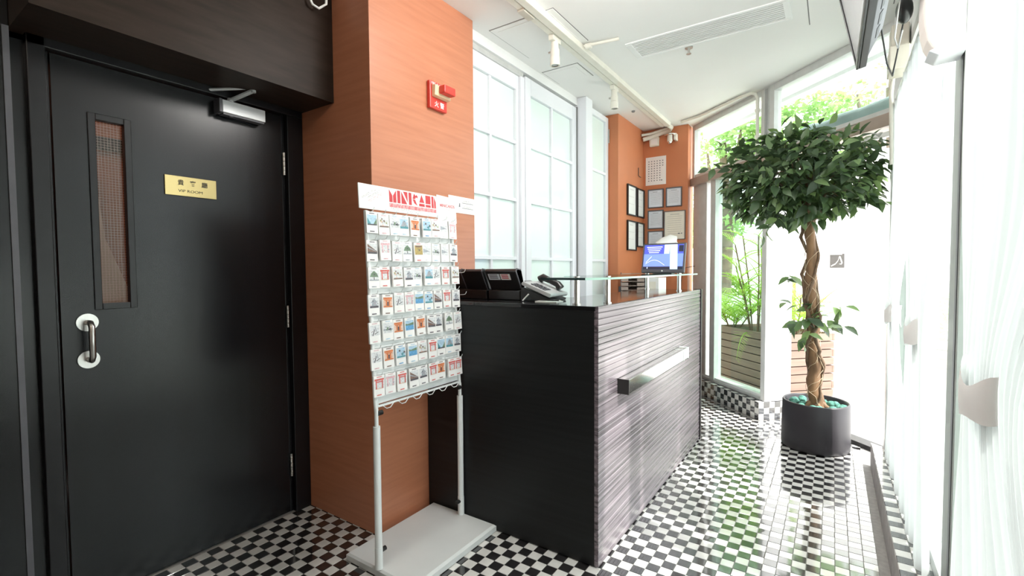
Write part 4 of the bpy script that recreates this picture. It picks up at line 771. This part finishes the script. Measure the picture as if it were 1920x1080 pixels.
pr = [(0.325, 1.975), (0.262, 1.972), (0.246, 1.985), (0.234, 2.01), (0.226, 2.05), (0.222, 2.10), (0.224, 2.20), (0.232, 2.32), (0.245, 2.42), (0.325, 2.44)]
MB().prism([(x, 1.995, z) for x, z in pr], (0, 0.098, 0)).build('case', M_offwhite, ac, 0.006)
MB().prism([(x, 1.990, z) for x, z in [(0.326, 1.960), (0.262, 1.957), (0.238, 1.975), (0.262, 1.985), (0.326, 1.988)]], (0, 0.102, 0)).build('lower_lip', M_win_white, ac, 0.003)
# curtains
def curtain(label, y0, y1, ztop, zbot, tie_y, tie_w, folds, seed, tie_z=1.06):
    t = root('sheer_curtain', (0.29, (y0 + y1) / 2, zbot), label, 'curtain', 'tied sheer curtains along the glazing')
    nu, nv = folds * 8, 44; V = []; g = random.Random(seed); ph = [g.uniform(0, 6.28) for _ in range(4)]
    for j in range(nv + 1):
        z = zbot + (ztop - zbot) * j / nv; d = z - tie_z
        k = math.exp(-(d / 0.30) ** 2) if d > 0 else math.exp(-(d / 0.42) ** 2)
        for i in range(nu + 1):
            s = i / nu; yf = y0 + (y1 - y0) * s; yt = tie_y + tie_w * (s - 0.5)
            y = yf * (1 - 0.72 * k) + yt * 0.72 * k
            a = 0.016 * (1 - 0.35 * k) * (1 + 0.25 * math.sin(3 * s * 6.28 + ph[1]))
            x = 0.294 - 0.018 * k + a * math.sin(2 * math.pi * folds * s + ph[0] + 0.5 * math.sin(2.1 * d + ph[2])) + 0.004 * math.sin(17 * s + 5 * d + ph[3])
            V.append((min(x, 0.3195), y, z))
    n = nu + 1
    MB().add(V, [(j * n + i, j * n + i + 1, (j + 1) * n + i + 1, (j + 1) * n + i) for j in range(nv) for i in range(nu)], 0, True).build('drape', M_curtain, t)
    b = MB(); B = []; m = 28
    for j, zz in enumerate((tie_z - 0.060, tie_z - 0.02, tie_z + 0.02, tie_z + 0.055)):
        for i in range(m):
            a = 2 * math.pi * i / m; B.append((0.276 + 0.036 * math.cos(a) - (0.003 if j in (1, 2) else 0), tie_y + (tie_w * 0.36 + 0.012) * math.sin(a), tie_z + (zz - tie_z) * (0.80 + 0.20 * math.cos(3 * a)) - 0.028 * math.cos(a) * math.cos(a) + 0.010 * math.sin(2 * a + j)))
    b.add(B, [(j * m + i, j * m + (i + 1) % m, (j + 1) * m + (i + 1) % m, (j + 1) * m + i) for j in range(3) for i in range(m)], 0, True); b.build('tie_band', M_tie, t)
    return t
curtain('sheer white tied curtain farthest along the wall near the entrance corner', 2.95, 3.62, 2.26, 0.165, 3.30, 0.16, 9, 1)
curtain('sheer white tied curtain between the far curtain and the grey post', 2.23, 2.93, 2.26, 0.165, 2.42, 0.22, 10, 2)
curtain('nearest sheer white tied curtain at the right of the grey post', 0.70, 1.72, 2.48, 0.165, 1.40, 0.30, 16, 3, 1.04)
MB().tube([(0.296, 0.5, 2.495), (0.296, 1.96, 2.495)], 0.012, 10).build('curtain_pole', M_alu_white, None, label='white pole carrying the nearest sheer curtains', cat='pole')

# ------------------------------------------------------------------ potted tree
def leaf_shape(Lh, Wd, fold=0.18, droop=0.25):
    prof = [(0.0, 0.04), (0.18, 0.62), (0.42, 1.0), (0.68, 0.74), (0.88, 0.28), (1.0, 0.0)]; V = []; Fc = []
    for t, w in prof:
        z = -droop * Lh * t * t; V += [(-w * Wd / 2, t * Lh, z + fold * w * Wd), (0, t * Lh, z), (w * Wd / 2, t * Lh, z + fold * w * Wd)]
    for i in range(len(prof) - 1):
        a = i * 3
        for k in (0, 1): Fc.append((a + k, a + k + 1, a + k + 4, a + k + 3))
    return V, Fc
def orient(d, up, roll=0.0):
    d = d.normalized(); r = d.cross(up); r = r.normalized() if r.length > 1e-4 else Vector((1, 0, 0)); u = r.cross(d)
    M = Matrix((r, d, u)).transposed(); return M @ Matrix.Rotation(roll, 3, 'Y')
tree = root('potted_ficus', (-0.09, 4.05, 0), 'bushy green ficus tree with twisted trunk in a round charcoal pot', 'potted tree')
PC = (-0.088, 4.045, 0)
pt = MB().lathe([(0.001, 0.004), (0.205, 0.004), (0.213, 0.012), (0.2145, 0.05), (0.209, 0.33), (0.205, 0.338), (0.197, 0.338), (0.193, 0.330), (0.190, 0.27), (0.001, 0.27)], PC, 64).build('pot', M_pot, tree)
MB().lathe([(0.001, 0.285), (0.10, 0.288), (0.191, 0.278)], PC, 40).build('soil', M_soil, pt)
g = random.Random(11)
mo_ = MB()
for k in range(46):
    a = g.uniform(0, 6.28); r = 0.17 * math.sqrt(g.uniform(0.15, 1)); s = g.uniform(0.014, 0.032)
    mo_.ball((PC[0] + r * math.cos(a), PC[1] + r * math.sin(a), 0.292 + g.uniform(0, 0.022)), s, s, s * 0.8, 7, 5)
mo_.build('moss', M_moss, tree, kind='stuff')
TB = [Vector((-0.088, 4.045, 0.27)), Vector((-0.085, 4.03, 0.36)), Vector((-0.105, 4.01, 0.47)), Vector((-0.090, 3.99, 0.60)), Vector((-0.112, 3.96, 0.75)), Vector((-0.100, 3.92, 0.90)), Vector((-0.118, 3.88, 1.06)), Vector((-0.125, 3.84, 1.22)), Vector((-0.118, 3.80, 1.38)), Vector((-0.135, 3.76, 1.54)), Vector((-0.15, 3.73, 1.72)), Vector((-0.17, 3.71, 1.90))]
rad = [0.062, 0.046, 0.041, 0.040, 0.036, 0.037, 0.032, 0.034, 0.030, 0.029, 0.026, 0.015]
def smooth(pts, n=5):
    out = []
    for i in range(len(pts) - 1):
        p0, p1, p2, p3 = pts[max(i - 1, 0)], pts[i], pts[i + 1], pts[min(i + 2, len(pts) - 1)]
        for k in range(n):
            t = k / n; out.append(0.5 * ((2 * p1) + (p2 - p0) * t + (2 * p0 - 5 * p1 + 4 * p2 - p3) * t * t + (3 * p1 - p0 - 3 * p2 + p3) * t ** 3))
    return out + [pts[-1]]
TS = smooth(TB); RS = [rad[i // 5] * (1 - (i % 5) / 5) + rad[min(i // 5 + 1, len(rad) - 1)] * (i % 5) / 5 for i in range(len(TS))]
RS = [r * (1 + 0.10 * math.sin(i * 1.3)) for i, r in enumerate(RS)]
tk_ = MB().tube(TS, RS, 14)
for k in range(5):
    a = k * 1.25; tk_.tube([TS[0] + Vector((0.10 * math.cos(a), 0.10 * math.sin(a), 0.015)), TS[1] + Vector((0.055 * math.cos(a), 0.055 * math.sin(a), 0.02)), TS[4] + Vector((0.02 * math.cos(a), 0.02 * math.sin(a), 0))], [0.008, 0.018, 0.018], 8)
trunk = tk_.build('trunk', M_bark, tree)
for s, off, r in ((0, 0.0, 0.011), (1, 2.2, 0.013), (2, 4.3, 0.009)):
    vp_ = []
    for i, p in enumerate(TS[1:50]):
        a = off + i * (0.21 if s != 1 else -0.17); rr_ = RS[i + 1] + r * (0.6 + (1.9 if (i + s * 5) % 17 in (6, 7, 8, 9) else 0))
        vp_.append(p + Vector((rr_ * math.cos(a), rr_ * math.sin(a), 0)))
    MB().tube(vp_, r, 7).build('vine', M_vine, trunk)
fb_ = MB()
for s in range(7):
    ph_, i0, i1 = g.uniform(0, 6.28), g.randrange(2, 18), g.randrange(34, 52); tw = g.choice((-1, 1)) * g.uniform(0.25, 0.6); pts_ = []
    for i in range(i0, i1):
        a = ph_ + i * tw + 0.5 * math.sin(i * 0.9 + s); r_ = RS[i] + 0.004 + 0.010 * abs(math.sin(i * 0.7 + s)); pts_.append(TS[i] + Vector((r_ * math.cos(a), r_ * math.sin(a), 0)))
    fb_.tube(pts_, 0.0017, 4)
fb_.build('fibre_wrapping', M_fibre, trunk, kind='stuff')
CC = Vector((-0.200, 3.70, 1.895)); CR = Vector((0.455, 0.36, 0.300))
br = MB()
for k in range(26):
    d = Vector((g.gauss(0, 1), g.gauss(0, 1), g.gauss(0.1, 0.8))).normalized(); e = CC + Vector((d.x * CR.x, d.y * CR.y, d.z * CR.z)) * 0.85; st = TS[g.randrange(46, 56)]
    mid = st.lerp(e, 0.5) + Vector((0, 0, 0.04)); br.tube([st, mid, e], [0.009, 0.006, 0.003], 6)
br.build('branches', M_vine, tree)
leafV, leafF = leaf_shape(0.090, 0.047)
LP = []
for m in (M_leafA, M_leafB, M_leafC): LP.append(bpy.data.objects.new('leaf', MB().add(leafV, leafF, 0, True).mesh('leaf', m)))
fol = MB(); nleaf = 0; cand = []
for k in range(1750):
    d = Vector((g.gauss(0, 1), g.gauss(0, 1), g.gauss(0, 1))).normalized()
    lump = 1 + 0.10 * math.sin(4 * d.x + 1.0) * math.cos(5 * d.z) + 0.07 * math.sin(7 * d.y + 3 * d.z)
    rr_ = (g.random() ** 0.25) * lump if k % 5 else g.uniform(0.35, 0.9)
    p = CC + Vector((d.x * CR.x, d.y * CR.y, d.z * CR.z * (1.08 if d.z > 0 else 0.98))) * rr_
    ld = Vector((d.x, d.y, d.z * 0.6 - 0.30)) * 0.8 + Vector((g.gauss(0, 0.6), g.gauss(0, 0.6), g.gauss(0, 0.5)))
    cand.append((-(p - Vector((0, 0, 1.3))).length + 0.25 * rr_ * -1, p, ld, d, g.uniform(0.75, 1.2), rr_))
# loose sprigs at the left of the crown and at mid trunk
def sprig(p0, d, n, s=1.0):
    for k in range(n):
        q = p0 + d * (0.035 * k); cand.append((-9, q, d * 0.5 + Vector((g.gauss(0, 0.6), g.gauss(0, 0.6), g.gauss(0.0, 0.5))), Vector((0, -0.5, 1)), s * g.uniform(0.85, 1.15), 1.2))
for a, b in (((-0.60, 3.60, 1.98), (-0.45, -0.15, 0.05)), ((-0.56, 3.62, 2.06), (-0.4, 0, 0.35)), ((0.20, 3.66, 1.92), (0.6, 0, 0.05)), ((0.17, 3.62, 1.76), (0.5, -0.1, -0.5)), ((-0.30, 3.55, 1.62), (-0.3, -0.1, -0.4))): sprig(Vector(a), Vector(b).normalized(), 5)
for a, b in (((-0.11, 3.90, 1.00), (-0.6, -0.2, 0.2)), ((-0.12, 3.89, 0.95), (-0.5, -0.4, -0.2)), ((-0.11, 3.88, 0.93), (0.35, -0.4, -0.15)), ((-0.11, 3.88, 0.88), (-0.2, -0.5, -0.35)), ((-0.10, 3.90, 1.02), (0.7, 0.1, 0.05)), ((-0.09, 3.89, 0.96), (0.6, -0.2, -0.2)), ((-0.12, 3.88, 1.12), (-0.6, 0.0, 0.5))): sprig(Vector(a), Vector(b).normalized(), 6, 1.12)
cand.sort(key=lambda c: c[0])
cand.sort(key=lambda c: (c[5] < 0.86, (c[1] - Vector((0, 0, 1.3))).length))
dens = [M_leafA, M_leafA, M_leafB, M_leafB, M_leafC]
for k, (_, p, ld, d, s, rr_) in enumerate(cand):
    M = orient(ld, Vector((d.x * 0.6 + g.gauss(0, 0.3), d.y * 0.6 + g.gauss(0, 0.3), 0.8)), g.uniform(-0.7, 0.7)); mi = g.choices((0, 1, 2), (5, 5, 2))[0]
    if k < 300:
        o = share(LP[mi], 'leaf', p, tree, M.to_euler()); o.scale = (s, s, s)
    else: fol.add([p + M @ (Vector(q) * s) for q in leafV], leafF, mi, True)
fol.build('foliage', [M_leafA, M_leafB, M_leafC], tree, kind='stuff')

# ------------------------------------------------------------------ outside
GZ0 = -0.035
pl_ = root('street_planter', (-0.60, 5.90, GZ0), 'brown slatted wooden planter box outside the slanted window', 'planter')
PCN = Vector((-0.455, 5.40, GZ0)); PLn, PWd, PH = 0.92, 0.66, 0.66
MB().obox(PCN + E45 * PLn / 2 + N45 * PWd / 2 + UP * (PH / 2 - 0.02), E45 * (PLn / 2 - 0.03), N45 * -(PWd / 2 - 0.03), UP * (PH / 2 - 0.02)).build('liner', M_edge_dark, pl_)
NS = 8; sh_ = PH / NS
for q in range(NS):
    zc = GZ0 + sh_ * (q + 0.5); o1 = 0.014 if q % 2 else -0.006; base = Vector((PCN.x, PCN.y, zc))
    for d, (c, hl, ax, th) in enumerate(((base + E45 * PLn / 2, PLn / 2 + o1, E45, N45), (base + E45 * PLn / 2 + N45 * PWd, PLn / 2 + o1, E45, N45), (base + N45 * PWd / 2, PWd / 2 - o1 * 0.8, N45, E45), (base + N45 * PWd / 2 + E45 * PLn, PWd / 2 - o1 * 0.8, N45, E45))):
        up = ax.cross(th); MB().obox(c, ax * hl, th * 0.012, up * (sh_ / 2 - 0.005)).build('slat', M_wood_planter, pl_)
MB().obox(PCN + E45 * PLn / 2 + N45 * PWd / 2 + UP * (PH - 0.045), E45 * (PLn / 2 - 0.02), N45 * -(PWd / 2 - 0.02), UP * 0.012).build('soil', M_soil, pl_)
frV, frF = leaf_shape(1.0, 0.055, 0.10, 0.0)
def frond(mb, p0, d, L, n, mi, s=1.0, bend=0.5):
    d = d.normalized(); pts = []; p = p0.copy(); v = d.copy()
    for k in range(9): pts.append(p.copy()); p = p + v * (L / 8); v = (v + Vector((0, 0, -bend / 8))).normalized()
    mb.tube(pts, [0.006 * s * (1 - 0.09 * k) for k in range(9)], 5, mi)
    for k in range(1, 9):
        for sd in (-1, 1):
            for h in (0, 0.5):
                q = pts[k].lerp(pts[k - 1], h); ax = (pts[k] - pts[k - 1]).normalized(); side = ax.cross(UP).normalized() * sd
                M = orient(ax * 0.7 + side * 0.8 + Vector((0, 0, 0.05)), UP); sc_ = L * 0.34 * (1.15 - 0.09 * k)
                mb.add([q + M @ (Vector((a * 1.3, b, c)) * sc_) for a, b, c in frV], frF, mi, True)
def palm(loc, label, stems, h, L, seed, name='palm_plant', cat='plant', group=None):
    g = random.Random(seed); t = root(name, loc, label, cat, group); c = Vector(loc); tr_, fo = MB(), MB()
    for s in range(stems):
        a = s * 2.4 + seed; b = c + Vector((0.07 * math.cos(a), 0.07 * math.sin(a), 0)); hh = h * g.uniform(0.45, 1.0); top = b + Vector((0.16 * math.cos(a), 0.16 * math.sin(a), hh))
        tr_.tube([b, b.lerp(top, 0.5) + Vector((0.01, 0, 0.02)), top], 0.0075, 7)
        for k in range(8): frond(fo, b.lerp(top, 0.30 + 0.10 * k), Vector((math.cos(a + k * 1.9), math.sin(a + k * 1.9), g.uniform(0.5, 1.3))), L * g.uniform(0.7, 1.1), 8, 0, 1.0, g.uniform(0.5, 1.2))
    tr_.build('stems', M_vine, t); fo.build('fronds', M_palm, t)
pz = GZ0 + PH - 0.035
palm((-0.68, 5.83, pz), 'tall yellow-green bamboo palm in the slatted planter', 9, 1.25, 0.34, 3)
palm((-0.97, 6.15, pz), 'low arching yellow-green palm at the left end of the planter', 5, 0.30, 0.55, 8)
palm((-0.33, 5.88, pz), 'bushy yellow-green palm at the entrance end of the planter', 6, 0.50, 0.36, 5)
fs = MB(); frond(fs, Vector((-0.76, 5.70, pz)), Vector((-0.20, -0.85, 0.10)), 0.42, 8, 0, 1, 2.6)
fs.build('fern_sprig', M_palm, None, label='single green fern sprig hanging over the front of the planter', cat='fern')
def leafcloud(mb, c, r, n, size, seed, mi=0):
    g = random.Random(seed); V, Fc = [(-0.28, 0, 0.06), (0, 0.5, 0), (0.28, 0, 0.06), (0, -0.5, 0)], [(0, 1, 3), (1, 2, 3)]
    for k in range(n):
        d = Vector((g.gauss(0, 1), g.gauss(0, 1), g.gauss(0, 1))).normalized(); rr_ = g.random() ** 0.33 * (1 + 0.25 * math.sin(3 * d.x + seed) * math.cos(4 * d.z + seed))
        p = Vector(c) + Vector((d.x * r[0], d.y * r[1], d.z * r[2])) * rr_; M = orient(Vector((g.gauss(0, 1), g.gauss(0, 1), g.gauss(-0.3, 0.6))), Vector((g.gauss(0, .5), g.gauss(0, .5), 1))); s = size * g.uniform(0.6, 1.3)
        mb.add([p + M @ (Vector(q) * s) for q in V], Fc, mi, True)
def out_tree(loc, h, label, clumps, n, size, seed, name='street_tree'):
    g = random.Random(seed); t = root(name, loc, label, 'tree', 'trees across the street'); b = Vector(loc); T_, L_ = MB(), MB()
    T_.tube([b, b + Vector((0.1, 0, h * 0.4)), b + Vector((0.0, 0.1, h * 0.75))], [0.16, 0.12, 0.06], 10)
    for k, (dx, dy, dz, r) in enumerate(clumps):
        c = b + Vector((dx, dy, dz)); T_.tube([b + Vector((0.05, 0.03, h * 0.45)), b.lerp(c, 0.7) + Vector((0, 0, 0.3)), c], [0.07, 0.05, 0.02], 7); leafcloud(L_, c, (r, r, r * 0.7), n, size, seed * 10 + k)
    T_.build('trunk', M_trunk_out, t); L_.build('crown', M_tree, t)
out_tree((-1.75, 9.6, GZ0), 4.9, 'green tree whose crown fills the left transom window', [(-0.25, 0, 3.5, 0.75), (0.35, -0.1, 3.95, 0.6), (-0.1, 0.2, 2.3, 0.75), (0.65, 0, 3.35, 0.5)], 650, 0.13, 3)
out_tree((-0.45, 9.9, GZ0), 5.2, 'green tree whose crown shows right of the window mullion', [(-0.25, 0, 3.55, 0.65), (0.30, 0, 4.05, 0.45), (0.35, 0.2, 3.2, 0.5), (-0.45, 0.1, 4.2, 0.4)], 520, 0.12, 5)
out_tree((0.75, 10.2, GZ0), 5.8, 'sparse pale tree with thin crown above the awning', [(-0.45, 0, 4.3, 0.4), (0.0, 0, 4.95, 0.45), (-0.15, 0.2, 3.9, 0.35)], 150, 0.11, 6)
out_tree((-3.6, 12.5, GZ0), 4.6, 'leafy tree standing behind the parked car', [(0.0, 0, 2.4, 1.0), (0.9, 0, 2.2, 0.8), (-0.9, 0.2, 3.0, 1.0)], 800, 0.16, 7)
for k, (x, y, w, h) in enumerate(((-4.3, 11.0, 0.52, 1.15), (-3.05, 11.2, 0.5, 1.05), (-1.85, 11.0, 0.48, 1.2), (-0.7, 11.3, 0.46, 1.0))):
    t = root('hedge_bush', (x, y, GZ0), 'pale green bush across the street, %s from the parked car end' % ('first', 'second', 'third', 'fourth')[k], 'bush', 'bushes across the street')
    m_ = MB(); leafcloud(m_, (x, y, h * 0.5), (w, 0.5, h * 0.55), 700, 0.15, 30 + k); m_.build('bush_leaves', M_hedge, t)
    m_ = MB()
    for q in range(4): m_.tube([(x, y, GZ0), (x + 0.3 * (q - 1.5), y, h * 0.6)], 0.02, 6)
    m_.build('stems', M_trunk_out, t)
# parked car, seen past the planter
car = root('parked_car', (-2.9, 8.4, GZ0), 'white car parked outside beyond the slatted planter', 'car')
cy0, cy1 = 7.6, 9.2
sil = [(-5.0, 0.28), (-0.95, 0.28), (-0.85, 0.45), (-0.90, 0.66), (-1.15, 0.80), (-1.75, 0.90), (-2.35, 1.36), (-2.9, 1.43), (-4.0, 1.38), (-4.7, 0.98), (-5.0, 0.90)]
MB().prism([(x, cy0, z + GZ0) for x, z in sil], (0, cy1 - cy0, 0)).build('body', M_car, car, 0.05)
MB().prism([(x, cy0 - 0.006, z + GZ0) for x, z in [(-1.95, 0.93), (-2.42, 1.30), (-3.0, 1.35), (-3.0, 0.93)]], (0, cy1 - cy0 + 0.012, 0)).prism([(x, cy0 - 0.006, z + GZ0) for x, z in [(-3.08, 0.93), (-3.08, 1.35), (-3.9, 1.31), (-4.4, 0.97)]], (0, cy1 - cy0 + 0.012, 0)).build('side_window', M_car_glass, car)
MB().prism([(-1.80, cy0 + 0.12, 0.895 + GZ0), (-2.33, cy0 + 0.18, 1.33 + GZ0), (-2.34, cy1 - 0.18, 1.33 + GZ0), (-1.81, cy1 - 0.12, 0.895 + GZ0)], (0.02, 0, 0.025)).build('windshield', M_car_glass, car)
for x in (-1.65, -4.2):
    for y in (cy0 + 0.08, cy1 - 0.08):
        w = MB().cyl((x, y - 0.1, 0.31 + GZ0), (x, y + 0.1, 0.31 + GZ0), 0.31, 28).build('wheel', M_rubber, car); MB().cyl((x, y - 0.105, 0.31 + GZ0), (x, y + 0.105, 0.31 + GZ0), 0.18, 20).build('hub', M_silver, w)
MB().box(-0.98, -0.84, cy0 + 0.02, cy1 - 0.02, 0.30 + GZ0, 0.46 + GZ0).build('bumper', M_dgrey_pl, car, 0.02)
# white wall with square sign
struct(MB().box(-0.45, 3.2, 8.2, 8.4, GZ0, 2.9), 'wall_outside', M_outwall, 'white outside wall facing the entrance across the pavement')
sq = root('square_sign', (0.05, 8.2, 1.30), 'small square taupe sign with a pale character on the outside wall', 'sign')
MB().box(-0.035, 0.135, 8.16, 8.199, 1.29, 1.49).build('board', M_taupe, sq, 0.003)
q = MB(); cu = [(-0.02, 1.315), (0.03, 1.345), (0.06, 1.39), (0.075, 1.455)]
for (xa, za), (xb, zb) in zip(cu[:-1], cu[1:]): q.add([(xa, 8.1595, za - 0.006), (xb, 8.1595, zb - 0.006), (xb, 8.1595, zb + 0.008), (xa, 8.1595, za + 0.008)], [(0, 1, 2, 3)])
for pts in (((0.072, 1.45), (0.088, 1.45), (0.114, 1.36), (0.102, 1.352)), ((0.102, 1.352), (0.114, 1.36), (0.098, 1.335), (0.070, 1.345))): q.add([(a, 8.1595, b) for a, b in pts], [(0, 1, 2, 3)])
q.box(-0.035, 0.105, 8.158, 8.16, 1.475, 1.485); q.build('character', M_paper_warm, sq)
# rolled awning and beam over the entrance
aw = root('rolled_awning', F(-0.75, 0.55, 2.2), 'grey-green rolled canvas awning above the entrance outside', 'awning')
mb = MB(); mb.tube([F(0.02 - 1.35 * k / 14, 0.42, 2.395) + UP * (0.008 * math.sin(k * 1.7)) for k in range(15)], [0.088 + 0.006 * math.sin(k * 2.1) for k in range(15)], 18); mb.build('canvas_roll', M_awning, aw)
mb = MB(); fbox(mb, -1.33, 0.02, 0.335, 0.36, 2.19, 2.30); mb.build('front_beam', M_alu, aw, 0.003)
for s in (-1.25, -0.06): mb = MB(); fbox(mb, s - 0.015, s + 0.015, 0.36, 0.50, 2.24, 2.30); mb.build('bracket', M_edge_dark, aw)
em = MB(); c = F(-0.86, 0.334, 2.245)
V = [c + E45 * (0.075 * math.cos(k * 0.2618)) + UP * (0.032 * math.sin(k * 0.2618)) for k in range(24)]; em.add(V + [p - N45 * 0.004 for p in V], [tuple(range(24, 48))] + [(k, (k + 1) % 24, (k + 1) % 24 + 24, k + 24) for k in range(24)])
em.build('oval_emblem', M_dgrey_pl, aw)
